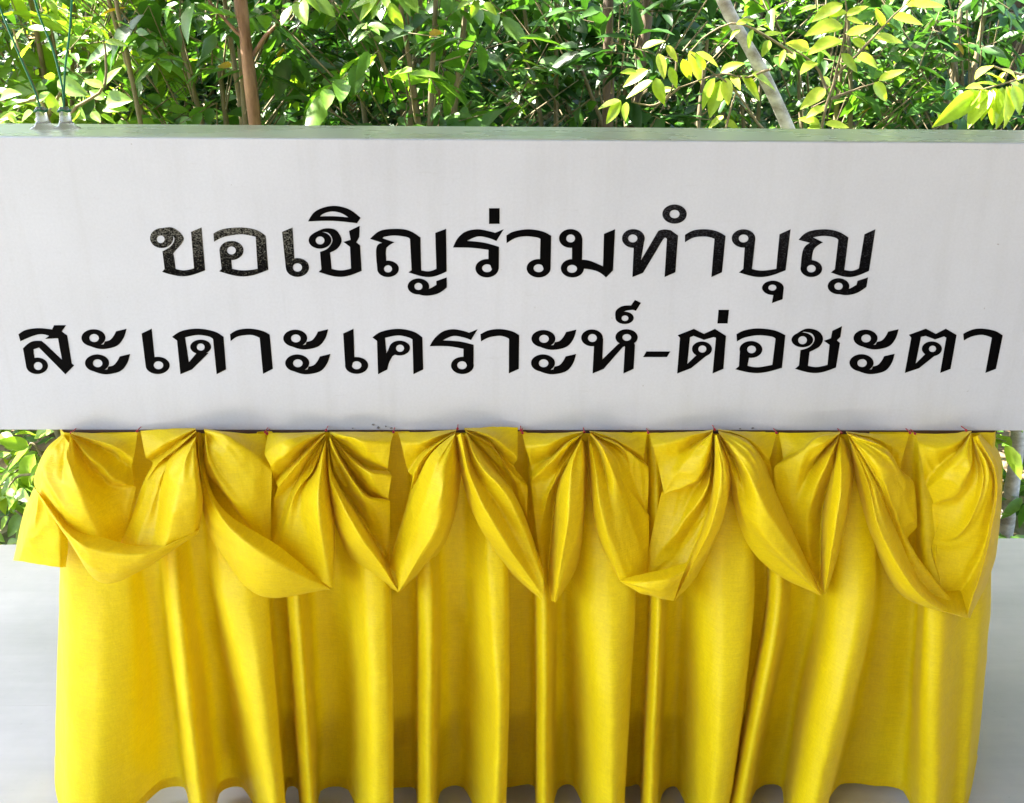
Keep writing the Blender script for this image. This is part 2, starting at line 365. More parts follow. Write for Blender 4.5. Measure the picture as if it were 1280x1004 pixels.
# ------------------------------------------------------------------ white box with lettering
BX0, BX1 = -1.02, 1.04
def depth_for(py):                                   # where the top face's far edge lies
    v = Fv + Ur*((PH/2-py)/FPX); return float(CAM[1]+v[1]*(BZ1-CAM[2])/v[2])
BD = depth_for(158.5)
wbox = tag(empty('white_box', (0, 0, 0)), 'long white painted wooden box with two lines of black Thai lettering on its front', 'box')
TH = 0.012
b = MB(); b.box((BX0, 0.0, BZ0), (BX1, TH, BZ1-0.0008), 0.0016); b.build('front_panel', M_BOX, wbox)
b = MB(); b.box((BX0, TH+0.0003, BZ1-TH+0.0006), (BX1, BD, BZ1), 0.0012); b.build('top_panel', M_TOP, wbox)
b = MB(); b.box((BX0, BD-TH-0.002, BZ0), (BX1, BD-0.002, BZ1-TH), 0.0012); b.build('back_panel', M_BOX, wbox)
b = MB(); b.box((BX0+0.003, TH, BZ0+0.002), (BX1-0.003, BD-TH-0.002, BZ0+TH), 0.0012); b.build('bottom_panel', M_BOX, wbox)
for x in (BX0, BX1-TH):
    b = MB(); b.box((x+0.001, TH, BZ0+TH), (x+TH-0.001, BD-TH-0.002, BZ1-TH), 0.001); b.build('side_panel', M_BOX, wbox)

for cx, cy, cw in ((441, 535.5, 3), (466, 531, 5), (473, 534.5, 6), (482, 533, 4), (489, 535.5, 5), (925, 536, 4), (941, 535.5, 5)):   # flakes of lifted paint along the lower edge
    q = at(cx, cy, -0.001); b = MB(); k = cw*0.0003; a0 = rng.uniform(0, 6)
    ring0 = [(q[0]+k*rng.uniform(0.6, 1.3)*1.5*math.cos(a0+u), -0.0004-0.0022*(0.5+0.5*math.sin(u)), q[2]+k*rng.uniform(0.5, 1.2)*math.sin(a0+u)) for u in np.linspace(0, 2*math.pi, 8)[:-1]]
    b.add(ring0+[(p[0], 0.0004, p[2]) for p in ring0], [tuple(range(7))]+[(i, (i+1) % 7, 7+(i+1) % 7, 7+i) for i in range(7)]); b.build('paint_flake', M_FLAKE, wbox)
# glyph outlines traced in enlarged crops: frame -> (x0, y0); scale 4.  3rd item 1 = smooth point
FR = {'A': (180, 250), 'B': (480, 250), 'C': (780, 250), 'D': (10, 380), 'E': (320, 380), 'F': (630, 370), 'G': (940, 380)}
S = 1
def spline(pts):
    n = len(pts); out = []
    for i in range(n):
        a, p, q, d = pts[i-1], pts[i], pts[(i+1) % n], pts[(i+2) % n]
        sp, sq = len(p) > 2, len(q) > 2
        if not (sp or sq): out.append((p[0], p[1])); continue
        m0 = ((q[0]-a[0])/2, (q[1]-a[1])/2) if sp else None
        m1 = ((d[0]-p[0])/2, (d[1]-p[1])/2) if sq else None
        if m0 is None: m0 = (1.5*(q[0]-p[0])-.5*m1[0], 1.5*(q[1]-p[1])-.5*m1[1])
        if m1 is None: m1 = (1.5*(q[0]-p[0])-.5*m0[0], 1.5*(q[1]-p[1])-.5*m0[1])
        for k in range(7):
            t = k/7; h1 = 2*t**3-3*t*t+1; h2 = t**3-2*t*t+t; h3 = -2*t**3+3*t*t; h4 = t**3-t*t
            out.append((h1*p[0]+h2*m0[0]+h3*q[0]+h4*m1[0], h1*p[1]+h2*m0[1]+h3*q[1]+h4*m1[1]))
    return out
def ell(cx, cy, rx, ry, n=36): return [(cx+rx*math.cos(2*math.pi*i/n), cy+ry*math.sin(2*math.pi*i/n)) for i in range(n)]
def ring(cx, cy, rx, ry, hx, hy, rhx=22, rhy=20): return ('r', ell(cx, cy, rx, ry), ell(hx, hy, rhx, rhy))
def poly(*pts): return ('p', spline(pts))
def shp(pts, dx, dy): return [(p[0]+dx, p[1]+dy)+tuple(p[2:]) for p in pts]
def sara_a(x, y, lx, ly):
    tail = [(410, 211), (470, 226, S), (540, 212, S), (575, 175, S), (592, 125), (540, 137), (528, 160, S), (510, 180, S), (484, 188), (478, 202)]
    out = []
    for dx, dy in ((x, y), (x+lx, y+ly)):
        out += [ring(427+dx, 170+dy, 60, 43, 430+dx, 171+dy, 24, 20), poly(*shp(tail, dx, dy))]
    return out
GL = [
 ('A', 'w', [ring(88, 191, 58, 50, 83, 197, 20, 19), poly((90, 141), (150, 142, S), (198, 195, S), (150, 262, S), (147, 272), (158, 345), (200, 353, S), (250, 342), (235, 160), (287, 138), (305, 352), (200, 382, S), (90, 360), (103, 345), (92, 257), (135, 230, S), (152, 195, S), (130, 165, S), (96, 152))]),
 ('A', 'w', [ring(437, 253, 60, 48, 437, 253, 22, 20), poly((347, 168), (400, 145, S), (490, 138, S), (560, 150, S), (608, 180), (621, 350), (500, 383, S), (375, 357), (388, 345), (378, 262), (436, 298), (440, 345), (500, 353, S), (568, 345), (558, 185), (530, 178, S), (480, 172, S), (400, 185, S), (350, 210))]),
 ('A', 'w', [ring(767, 338, 58, 47, 767, 338, 23, 21), poly((690, 160), (742, 138), (752, 300), (744, 335), (709, 342))]),
 ('A', 'b', [ring(880, 202, 57, 42, 880, 203, 22, 20), poly((845, 168), (905, 143, S), (960, 152, S), (988, 200, S), (970, 240, S), (930, 264), (938, 345), (985, 353, S), (1035, 343), (1030, 235), (997, 210), (1033, 200), (1025, 155), (1078, 130), (1076, 185), (1062, 212), (1080, 228), (1088, 355), (985, 385, S), (873, 360), (887, 347), (880, 260), (920, 241, S), (942, 203, S), (925, 168, S), (890, 160))]),
 ('A', 'b', [('h', spline([(820, 108), (860, 55, S), (940, 30, S), (1020, 45, S), (1083, 90), (1065, 117), (940, 105, S)]), spline([(880, 83), (900, 68, S), (940, 58, S), (985, 66, S), (1022, 88), (950, 82, S)]))]),
 ('B', 'b', [ring(20, 345, 54, 41, 20, 345, 20, 18), poly((-70, 195), (-20, 155, S), (50, 145, S), (120, 152, S), (182, 188), (186, 352), (225, 357, S), (262, 345), (256, 165), (310, 145), (313, 358), (225, 386, S), (122, 362), (138, 352), (130, 195), (110, 185, S), (50, 178, S), (0, 185), (-8, 192), (52, 212), (20, 232, S), (10, 252, S), (12, 318), (-34, 340), (-38, 240, S), (-8, 215)),
             ring(172, 433, 54, 40, 172, 433, 20, 18), poly((172, 472), (215, 479, S), (270, 468, S), (314, 438), (313, 388), (261, 406), (262, 425), (230, 443, S), (214, 446))]),
 ('B', 'b', [ring(515, 342, 58, 46, 515, 342, 25, 20), poly((345, 238), (370, 190, S), (410, 158, S), (470, 147, S), (530, 158, S), (555, 165), (598, 147), (562, 206), (520, 190, S), (470, 183, S), (415, 205), (500, 214, S), (575, 235), (574, 345), (538, 345), (522, 300), (522, 250), (440, 240, S))]),
 ('B', 'b', [poly((525, 42), (578, 42), (578, 120), (525, 120))]),
 ('B', 'b', [ring(773, 342, 60, 46, 773, 342, 25, 20), poly((612, 178), (650, 158, S), (720, 147, S), (790, 157, S), (836, 180), (833, 345), (798, 345), (780, 300), (782, 195), (760, 187, S), (710, 182, S), (660, 190, S), (613, 217))]),
 ('B', 'b', [ring(933, 193, 58, 47, 933, 193, 22, 20), ring(942, 342, 58, 46, 940, 345, 25, 20), poly((992, 193), (990, 300), (1030, 305, S), (1095, 332), (1100, 170), (1155, 147), (1145, 352), (1110, 388), (1060, 355, S), (980, 342), (970, 318), (940, 302), (940, 236), (958, 205))]),
 ('C', 'f', [ring(47, 193, 57, 47, 44, 193, 23, 20), poly((103, 195), (85, 302), (172, 155), (200, 148, S), (235, 152), (270, 178), (257, 362), (203, 386), (215, 195), (205, 188), (195, 198), (95, 365), (42, 386), (49, 235), (70, 210))]),
 ('C', 'f', [ring(253, 71, 61, 48, 253, 71, 25, 21), poly((305, 175), (350, 152, S), (410, 147, S), (465, 157, S), (508, 180), (490, 362), (437, 386), (453, 195), (430, 187, S), (400, 183, S), (350, 188, S), (305, 212))]),
 ('C', 'f', [ring(598, 193, 59, 46, 598, 193, 24, 20), poly((657, 195), (640, 345), (690, 354, S), (762, 345), (778, 172), (833, 147), (808, 352), (690, 386, S), (575, 363), (597, 345), (604, 236), (625, 210))]),
 ('C', 'b', [ring(745, 440, 54, 36, 742, 439, 20, 15), poly((799, 440), (793, 497), (740, 516), (748, 470), (770, 455))]),
 ('C', 'f', [ring(937, 344, 54, 42, 937, 344, 22, 19), poly((873, 200), (920, 160, S), (1000, 147, S), (1070, 158, S), (1122, 188), (1102, 350), (1140, 355, S), (1175, 343), (1203, 172), (1257, 147), (1225, 355), (1130, 386, S), (1035, 363), (1055, 347), (1072, 200), (1050, 187, S), (1000, 180, S), (945, 187), (995, 212), (960, 235, S), (945, 260, S), (938, 312), (884, 340), (896, 250, S), (930, 215)),
             ring(1073, 432, 54, 40, 1073, 432, 21, 18), poly((1073, 471), (1115, 476, S), (1165, 465, S), (1212, 435), (1220, 388), (1168, 405), (1163, 425), (1130, 443, S), (1114, 446))]),
 ('D', 'b', [ring(145, 310, 54, 41, 150, 311, 22, 20), poly((52, 152), (90, 130, S), (150, 122, S), (220, 128), (230, 107), (290, 107), (268, 138), (295, 158), (318, 298), (330, 308), (287, 352), (272, 335), (272, 292), (250, 172), (185, 175), (205, 160), (150, 153, S), (62, 187)),
             poly((75, 222), (115, 190, S), (165, 185), (185, 200), (290, 300), (287, 352), (155, 218), (126, 228), (132, 275), (92, 318))]),
 ('D', 'b', sara_a(0, 0, 18, 126)),
 ('D', 'b', [ring(748, 308, 60, 43, 752, 307, 24, 20), poly((668, 148), (718, 124), (732, 268), (722, 310), (689, 315))]),
 ('D', 'b', [ring(963, 215, 52, 36, 963, 216, 20, 18), poly((820, 165), (870, 135, S), (950, 124, S), (1030, 138, S), (1077, 165), (1090, 328), (1043, 352), (1025, 175), (1000, 162, S), (945, 156, S), (885, 168), (904, 292), (945, 243), (1002, 246), (920, 328), (862, 352), (845, 183))]),
 ('D', 'b', [poly((1110, 152), (1150, 130, S), (1210, 124, S), (1270, 135, S), (1308, 154), (1324, 325), (1275, 350), (1258, 170), (1235, 160, S), (1205, 155, S), (1150, 163, S), (1113, 187))]),
 ('E', 'b', sara_a(-231, 2, 10, 124)),
 ('E', 'b', [ring(503, 308, 58, 42, 503, 307, 24, 20), poly((436, 148), (487, 125), (492, 268), (480, 310), (446, 312))]),
 ('E', 'b', [ring(718, 221, 52, 37, 720, 222, 20, 18), poly((582, 168), (630, 138, S), (710, 125, S), (785, 138, S), (832, 168), (836, 328), (787, 352), (782, 178), (760, 167, S), (710, 158, S), (645, 170), (652, 248), (670, 208), (704, 248), (682, 262), (664, 298, S), (657, 328), (610, 352), (605, 185))]),
 ('E', 'b', [ring(1032, 308, 57, 43, 1030, 307, 24, 20), poly((868, 212), (895, 170, S), (935, 138, S), (985, 127, S), (1040, 136, S), (1065, 145), (1108, 127), (1075, 181), (1035, 167, S), (985, 161, S), (933, 183), (1015, 188, S), (1088, 205), (1088, 310), (1055, 308), (1037, 270), (1037, 225), (960, 212, S))]),
 ('E', 'b', [poly((1122, 152), (1165, 132, S), (1220, 126, S), (1280, 137, S), (1316, 157), (1314, 325), (1264, 348), (1265, 175), (1245, 165, S), (1215, 160, S), (1165, 168, S), (1125, 188))]),
 ('F', 'b', sara_a(-230, 44, -2, 122)),
 ('F', 'b', [ring(440, 210, 54, 42, 442, 211, 22, 20), ring(613, 207, 56, 40, 614, 208, 22, 17), poly((496, 213), (492, 318), (572, 240), (600, 234), (650, 235), (655, 245), (648, 365), (597, 388), (605, 252), (595, 255), (498, 365), (443, 388), (450, 248), (468, 225))]),
 ('F', 'b', [ring(603, 110, 46, 31, 605, 112, 17, 14), poly((557, 108), (560, 75, S), (590, 52, S), (635, 48), (655, 20), (685, 35), (660, 75), (645, 70), (612, 74, S), (595, 84, S), (586, 104))]),
 ('F', 'b', [poly((712, 278), (832, 278), (815, 306), (696, 306))]),
 ('F', 'b', [ring(990, 266, 50, 38, 992, 266, 20, 18), poly((868, 197), (950, 165), (1000, 190), (1055, 165), (1110, 200), (1097, 365), (1043, 388), (1060, 210), (1048, 206), (1000, 220), (948, 200), (930, 207), (917, 340), (965, 294), (1020, 293), (935, 362), (866, 388), (880, 210))]),
 ('F', 'b', [poly((1073, 70), (1125, 70), (1118, 138), (1067, 138))]),
 ('F', 'b', [ring(1235, 268, 57, 42, 1238, 268, 22, 19), poly((1163, 192), (1205, 172, S), (1270, 163, S), (1350, 172, S), (1407, 197), (1390, 360), (1270, 386, S), (1157, 367), (1175, 352), (1180, 275), (1226, 305), (1218, 350), (1270, 357, S), (1342, 345), (1358, 215), (1335, 203, S), (1270, 197, S), (1205, 208, S), (1165, 228))]),
 ('G', 'b', [ring(252, 180, 54, 37, 253, 182, 22, 20), poly((225, 148), (275, 124, S), (330, 135, S), (355, 170, S), (340, 210, S), (288, 240), (280, 310), (325, 316, S), (378, 305), (388, 205), (360, 185), (395, 172), (402, 135), (450, 112), (442, 165), (425, 182), (440, 195), (420, 318), (320, 346, S), (216, 325), (235, 308), (243, 232), (290, 214, S), (313, 180, S), (300, 150, S), (262, 140))]),
 ('G', 'b', sara_a(141, 2, -20, 123)),
 ('G', 'b', [ring(900, 225, 50, 37, 903, 225, 18, 16), poly((785, 155), (870, 124), (920, 150), (970, 124), (1023, 155), (993, 325), (942, 345), (972, 170), (960, 163), (915, 178), (868, 160), (845, 165), (818, 300), (868, 250), (928, 248), (835, 322), (765, 345), (797, 170))]),
 ('G', 'b', [poly((1057, 150), (1105, 128, S), (1155, 124, S), (1215, 135, S), (1254, 158), (1220, 325), (1168, 345), (1200, 170), (1175, 160, S), (1145, 155, S), (1100, 163, S), (1060, 183))]),
]
for fr, kind, pieces in GL:
    x0, y0 = FR[fr]; b = MB()
    for k, pc in enumerate(pieces):
        loops = pc[1:]; yy = -0.0006-0.00008*k
        L3 = [[Vector((q[0], 0, q[2])) for q in (at(x0+p[0]/4, y0+p[1]/4, -0.0006) for p in lp)] for lp in loops]
        tris = tessellate_polygon([[Vector((p.x, p.z, 0)) for p in lp] for lp in L3])
        flat = [(p.x, yy, p.z) for lp in L3 for p in lp]
        n0 = len(flat); fs = []
        for t in tris:
            a_, b_, c_ = (flat[i] for i in t)
            cr = (b_[0]-a_[0])*(c_[2]-a_[2])-(b_[2]-a_[2])*(c_[0]-a_[0])
            fs.append(tuple(t) if cr > 0 else tuple(t)[::-1])
        back = [(p[0], 0.0005, p[2]) for p in flat]
        off = 0
        for lp in L3:                                   # thin edge down to the board
            m = len(lp)
            fs += [(off+i, off+(i+1) % m, n0+off+(i+1) % m, n0+off+i) for i in range(m)]; off += m
        b.add(flat+back, fs)
    b.build('letter', {'b': M_BLACK, 'w': M_WORN, 'f': M_FADED}[kind], wbox)

# ------------------------------------------------------------------ yellow table skirt
skirt = tag(empty('table_skirt', (0, 0, 0)), 'bright yellow satin table skirt pinned in pointed swags below the white box', 'table skirt')

def wrinkle(P, amp, seed):
    """push the sheet in and out along y by layered noise"""
    out = P.reshape(-1, 3).copy()
    for q in out:
        s = noise.noise((q[0]*26+seed, q[2]*11, seed)) + 0.55*noise.noise((q[0]*60, q[2]*34+seed, seed*2)) + 0.25*noise.noise((q[0]*120+q[2]*60, q[2]*110, seed))
        q[1] -= amp*s
    return out.reshape(P.shape)
def loft(name, ribs, conv, n_along=64, per=10, amp=0.0011, seed=0.0, pleat=0.0):
    R_ = np.array([catmull([conv(*p) for p in rb], n_along) for rb in ribs])          # ribs x along x 3
    G = crisp(R_, (len(ribs)-1)*per+1, 0.5)
    k = np.minimum(np.linspace(0, 1, n_along)*6, 1).reshape(1, -1, 1)
    W = wrinkle(G, amp, seed); G = G*(1-k)+W*k
    if pleat:                                             # gathers that run out from the pin, plus slack creases across them
        nu, u = G.shape[0], np.arange(G.shape[0])/per; v = np.linspace(0, 1, n_along)
        dy = np.zeros((nu, n_along))
        for a_ in range(nu):
            e = math.sin(math.pi*min(max(u[a_]/u[-1], 0.02), 0.98))**0.4
            for c_ in range(n_along):
                vv = v[c_]; near = math.sin(math.pi*min(vv*1.9, 1.0))
                r1 = 1-2*abs(noise.noise((u[a_]*1.25+seed, vv*1.1, seed)))
                r2 = 1-2.2*abs(noise.noise((u[a_]*0.8+vv*3.2+seed, vv*3.4-u[a_]*0.35, seed+9)))
                dy[a_, c_] = e*(pleat*near*(r1-0.5)*1.7 + pleat*0.55*min(vv*3, 1)*(r2-0.5))
        G[:, :, 1] -= dy
    a, c, _ = G.shape
    vs_ = G.reshape(-1, 3)
    fs = [(i*c+j, i*c+j+1, (i+1)*c+j+1, (i+1)*c+j) for i in range(a-1) for j in range(c-1)]
    return mesh_obj(name, vs_, fs, M_CLOTH, skirt, smooth=True)
DS = 1.5
def frame(x0, s):
    def conv(X, Y, d=6): return at(x0+X/s, 525+Y/s, -(0.004+d*DS/1000.0))
    return conv
Z1, Z2, Z3, Z4 = frame(0, 4.183), frame(150, 4.185), frame(320, 4.185), frame(480, 4.185)
Z5, Z6, Z7, Z8 = frame(640, 4.185), frame(790, 4.185), frame(950, 4.185), frame(1090, 3.863)
PX = lambda x, y, d: at(x, y, -(0.004+d*DS/1000.0))
SW = [
 (Z1, [[(370, 62), (480, 68, 8), (600, 72, 8), (720, 62)], [(372, 70, 15), (480, 100, 25), (600, 140, 30), (700, 200, 25)], [(370, 75, 8), (500, 130, 14), (600, 190, 18), (690, 250, 20)],
       [(370, 80, 25), (480, 190, 40), (600, 310, 45), (700, 345, 35)], [(368, 80, 15), (450, 220, 28), (580, 340, 35), (712, 355, 32)], [(365, 90, 35), (420, 260, 50), (520, 430, 60), (640, 620, 50)],
       [(360, 120, 40), (350, 200, 55), (430, 400, 75), (530, 660, 72)], [(345, 100, 25), (330, 220, 45), (330, 420, 70), (370, 590, 70)], [(335, 85, 20), (270, 180, 35), (215, 300, 50), (250, 460, 58)], [(325, 75, 10), (245, 150, 15), (180, 290, 25), (190, 375, 30)], [(325, 80, 0), (250, 155, 0), (190, 295, 0), (200, 380, 10)]]),
 (PX, [[(45, 612, 52), (88, 659, 70), (129, 672, 74), (188, 683, 72), (249, 660, 62)], [(46, 614, 56), (86, 667, 86), (128, 690, 96), (185, 692, 94), (249, 662, 66)], [(46, 615, 54), (86, 673, 84), (127, 715, 92), (185, 704, 88), (249, 664, 64)], [(47, 616, 50), (87, 676, 76), (128, 729, 80), (186, 708, 76), (249, 665, 60)], [(48, 616, 42), (88, 673, 50), (130, 722, 50), (186, 704, 48), (248, 664, 50)]]),
 (Z1, [[(178, 350, -20), (120, 500, -30), (70, 735, -40)], [(188, 366, 14), (128, 500, 2), (76, 736, -4)], [(195, 375, 36), (152, 560, 30), (98, 738, 24)], [(205, 390, 42), (210, 570, 38), (200, 755, 34)], [(222, 412, 44), (300, 560, 46), (318, 771, 40)], [(235, 425, 40), (350, 620, 36), (345, 768, 24)]]),
 (Z2, [[(395, 42), (300, 45, 8), (200, 50, 8), (105, 58)], [(395, 48, 20), (320, 80, 25), (220, 130, 28), (135, 195, 25)], [(398, 52, 10), (330, 95, 15), (240, 165, 18), (160, 212, 15)], [(398, 60, 28), (330, 120, 35), (230, 200, 40), (165, 250, 35)],
       [(398, 65, 15), (280, 180, 30), (150, 270, 35), (5, 640, 48)], [(398, 70, 25), (290, 200, 40), (190, 330, 48), (80, 665, 62)], [(398, 80, 22), (250, 215, 38), (205, 420, 52), (165, 685, 68)], [(396, 95, 40), (320, 240, 65), (290, 440, 80), (230, 690, 80)], [(394, 105, 35), (390, 200, 60), (400, 400, 75), (385, 610, 68)], [(393, 108, 25), (415, 270, 48), (432, 440, 55), (412, 580, 55)], [(392, 110, 10), (420, 330, 15), (432, 460, 18), (405, 570, 25)]]),
 (Z2, [[(440, 45), (540, 60, 8), (650, 70, 8), (758, 72)], [(440, 50, 25), (560, 80, 38), (690, 170, 40), (795, 262, 35)], [(442, 60, 25), (560, 160, 45), (680, 300, 48), (790, 430, 38)], [(444, 70, 30), (500, 220, 45), (640, 420, 50), (780, 650, 40)], [(446, 80, 38), (465, 225, 50), (560, 390, 50), (700, 590, 42)], [(440, 90, 10), (445, 260, 15), (550, 400, 15), (690, 600, 18)]]),
 (PX, [[(254, 548, 14), (258, 595, 34), (283, 641, 60), (350, 684, 75), (413, 735, 60)], [(252, 548, 18), (256, 605, 42), (286, 658, 80), (345, 703, 95), (413, 736, 62)], [(251, 549, 18), (254, 618, 42), (281, 675, 72), (333, 725, 92), (413, 737, 62)], [(250, 549, 14), (254, 630, 32), (275, 690, 58), (326, 745, 75), (413, 737, 60)], [(250, 549, 5), (254, 635, 12), (272, 685, 25), (328, 738, 40), (412, 736, 50)]]),
 (PX, [[(243, 540, 10), (246, 580, 22), (252, 625, 30), (256, 650, 22)], [(247, 540, 18), (250, 580, 34), (256, 625, 42), (260, 648, 30)], [(251, 541, 10), (256, 580, 22), (263, 615, 30), (270, 640, 24)]]),
 (Z3, [[(360, 62), (250, 66, 8), (150, 68, 8), (62, 66)], [(360, 66, 15), (250, 85, 30), (150, 110, 40), (45, 175, 32)], [(360, 68, 15), (260, 110, 35), (170, 170, 48), (75, 240, 40)], [(360, 72, 10), (270, 140, 15), (190, 230, 22), (95, 310, 25)], [(362, 76, 25), (290, 150, 38), (210, 240, 50), (115, 348, 42)], [(362, 80, 10), (300, 160, 18), (220, 300, 25), (95, 420, 28)], [(363, 85, 15), (290, 220, 25), (210, 340, 32), (80, 640, 32)],
       [(364, 90, 22), (300, 260, 30), (200, 400, 50), (110, 690, 45)], [(364, 95, 10), (305, 255, 14), (240, 390, 45), (250, 780, 62)], [(365, 110, 30), (340, 240, 55), (330, 500, 85), (385, 870, 65)], [(368, 120, 25), (370, 300, 45), (400, 560, 65), (405, 880, 60)], [(370, 120, 8), (380, 330, 12), (412, 590, 20), (405, 870, 35)]]),
 (Z3, [[(380, 62), (500, 64, 8), (620, 62, 8), (722, 66)], [(385, 64, 10), (480, 85, 30), (560, 110, 38), (705, 120, 30)], [(388, 70, 15), (480, 130, 20), (580, 200, 30), (690, 248, 32)], [(388, 75, 8), (480, 165, 10), (580, 250, 18), (685, 262, 20)], [(388, 78, 20), (490, 200, 35), (600, 275, 48), (708, 290, 40)], [(388, 80, 15), (490, 240, 25), (600, 360, 38), (690, 412, 38)], [(388, 85, 10), (480, 250, 18), (570, 380, 22), (680, 420, 24)],
       [(386, 90, 30), (440, 215, 50), (560, 390, 58), (702, 428, 40)], [(384, 100, 25), (420, 250, 35), (560, 480, 40), (694, 730, 35)], [(380, 110, 15), (400, 270, 28), (550, 520, 35), (700, 770, 42)], [(377, 118, 25), (402, 300, 52), (550, 545, 70), (730, 865, 62)], [(376, 120, 30), (400, 330, 62), (525, 575, 88), (738, 885, 68)], [(374, 130, 25), (392, 380, 50), (475, 630, 62), (742, 900, 60)], [(372, 125, 5), (390, 420, 15), (450, 640, 20), (560, 795, 25), (742, 898, 45)]]),
 (Z4, [[(380, 50), (280, 58, 8), (170, 64, 8), (72, 68)], [(378, 55, 15), (280, 85, 28), (190, 120, 32), (90, 120, 28)], [(378, 58, 8), (280, 110, 15), (200, 170, 22), (125, 270, 28)], [(376, 62, 20), (270, 130, 38), (190, 220, 45), (150, 300, 40)], [(374, 66, 12), (250, 180, 25), (160, 330, 32), (122, 430, 30)], [(372, 70, 25), (240, 180, 45), (150, 400, 50), (30, 740, 45)], [(372, 75, 35), (280, 220, 65), (200, 450, 75), (60, 800, 60)],
       [(370, 80, 35), (330, 230, 70), (270, 480, 92), (75, 890, 66)], [(372, 85, 25), (370, 270, 55), (290, 560, 90), (80, 900, 64)], [(376, 90, 15), (385, 300, 35), (322, 600, 60), (85, 895, 55)], [(378, 95, 0), (400, 330, 4), (330, 625, 12), (205, 780, 20), (90, 890, 40)]]),
 (Z4, [[(420, 42), (520, 38, 8), (610, 36, 8), (700, 40)], [(420, 48, 20), (530, 75, 32), (620, 130, 34), (698, 200, 28)], [(422, 52, 8), (540, 100, 12), (620, 190, 16), (680, 240, 18)], [(424, 56, 25), (560, 130, 30), (660, 270, 34), (750, 350, 30)], [(426, 60, 15), (580, 200, 25), (660, 300, 28), (748, 490, 26)], [(428, 64, 10), (560, 220, 18), (700, 420, 22), (800, 680, 25)], [(430, 66, 30), (520, 215, 55), (690, 405, 60), (835, 800, 55)],
       [(430, 68, 45), (500, 230, 66), (660, 420, 76), (836, 830, 60)], [(420, 80, 30), (480, 270, 50), (600, 460, 68), (834, 880, 62)], [(400, 70, 50), (455, 300, 75), (580, 550, 92), (830, 930, 62)], [(385, 80, 40), (430, 320, 60), (515, 580, 70), (822, 940, 58)], [(372, 85, 5), (405, 300, 15), (470, 500, 20), (640, 775, 25), (815, 935, 45)]]),
 (Z5, [[(375, 60), (270, 66, 8), (160, 70, 8), (52, 66)], [(374, 64, 15), (270, 95, 28), (180, 130, 32), (70, 140, 25)], [(372, 68, 8), (260, 140, 12), (180, 210, 18), (100, 240, 22)], [(372, 70, 28), (300, 120, 42), (200, 220, 45), (105, 310, 35)], [(370, 74, 12), (290, 170, 22), (210, 290, 28), (102, 345, 28)], [(368, 80, 22), (280, 230, 32), (190, 390, 36), (135, 640, 30)], [(366, 85, 8), (270, 260, 12), (225, 400, 15), (185, 830, 25)], [(364, 88, 20), (245, 330, 35), (225, 560, 42), (205, 940, 45)],
       [(364, 92, 34), (262, 320, 58), (245, 560, 68), (216, 945, 56)], [(362, 100, 40), (310, 260, 70), (290, 550, 88), (222, 950, 62)], [(368, 110, 35), (370, 250, 60), (352, 560, 72), (232, 952, 60)], [(380, 110, 5), (394, 270, 10), (382, 520, 15), (342, 760, 20), (238, 945, 45)]]),
 (Z5, [[(405, 58), (500, 64, 8), (600, 66, 8), (705, 68)], [(405, 60, 20), (500, 85, 25), (590, 130, 28), (690, 188, 24)], [(406, 62, 10), (520, 110, 15), (620, 180, 18), (690, 215, 18)], [(406, 64, 28), (540, 120, 38), (640, 190, 36), (715, 258, 28)], [(408, 66, 18), (570, 170, 30), (640, 330, 32), (708, 490, 26)], [(410, 68, 35), (540, 200, 45), (600, 360, 45), (718, 510, 32)], [(412, 70, 45), (480, 160, 65), (590, 440, 60), (705, 800, 48)],
       [(410, 75, 15), (470, 210, 40), (540, 520, 70), (640, 838, 58)], [(404, 80, 15), (430, 210, 50), (470, 500, 80), (568, 838, 62)], [(400, 85, 25), (412, 260, 45), (442, 560, 60), (562, 840, 55)], [(397, 85, 0), (404, 280, 8), (425, 500, 12), (475, 690, 18), (558, 832, 40)]]),
 (PX, [[(774, 725, 60), (800, 718, 68), (830, 711, 70), (860, 702, 66)], [(774, 726, 62), (801, 727, 84), (830, 725, 90), (856, 712, 80)], [(774.5, 726.5, 62), (801, 735, 86), (828, 740, 88), (850, 728, 78)], [(775, 727, 60), (800, 741, 75), (825, 748, 74), (842, 751, 66)], [(778, 727, 45), (802, 738, 42), (825, 744, 42), (841, 748, 52)]]),
 (Z6, [[(425, 50), (310, 60, 8), (200, 66, 8), (92, 70)], [(424, 54, 18), (330, 80, 28), (220, 115, 32), (108, 135, 26)], [(424, 58, 10), (330, 120, 15), (240, 180, 24), (130, 210, 28)], [(422, 62, 25), (340, 140, 34), (250, 260, 40), (165, 375, 34)], [(423, 66, 25), (400, 180, 42), (330, 320, 46), (170, 384, 34)], [(424, 70, 8), (405, 230, 15), (320, 352, 20), (152, 388, 22)], [(426, 75, 25), (390, 340, 40), (250, 560, 40), (60, 812, 42)], [(428, 80, 12), (395, 400, 25), (290, 600, 30), (170, 795, 44)],
       [(430, 85, 15), (420, 360, 30), (370, 560, 32), (270, 775, 46)], [(433, 82, 35), (432, 330, 60), (385, 555, 72), (222, 935, 60)], [(438, 80, 45), (458, 300, 76), (410, 560, 92), (222, 942, 66)], [(445, 80, 45), (500, 300, 70), (452, 580, 75), (220, 948, 60)], [(450, 85, 5), (527, 250, 15), (492, 480, 15), (350, 800, 22), (224, 944, 45)]]),
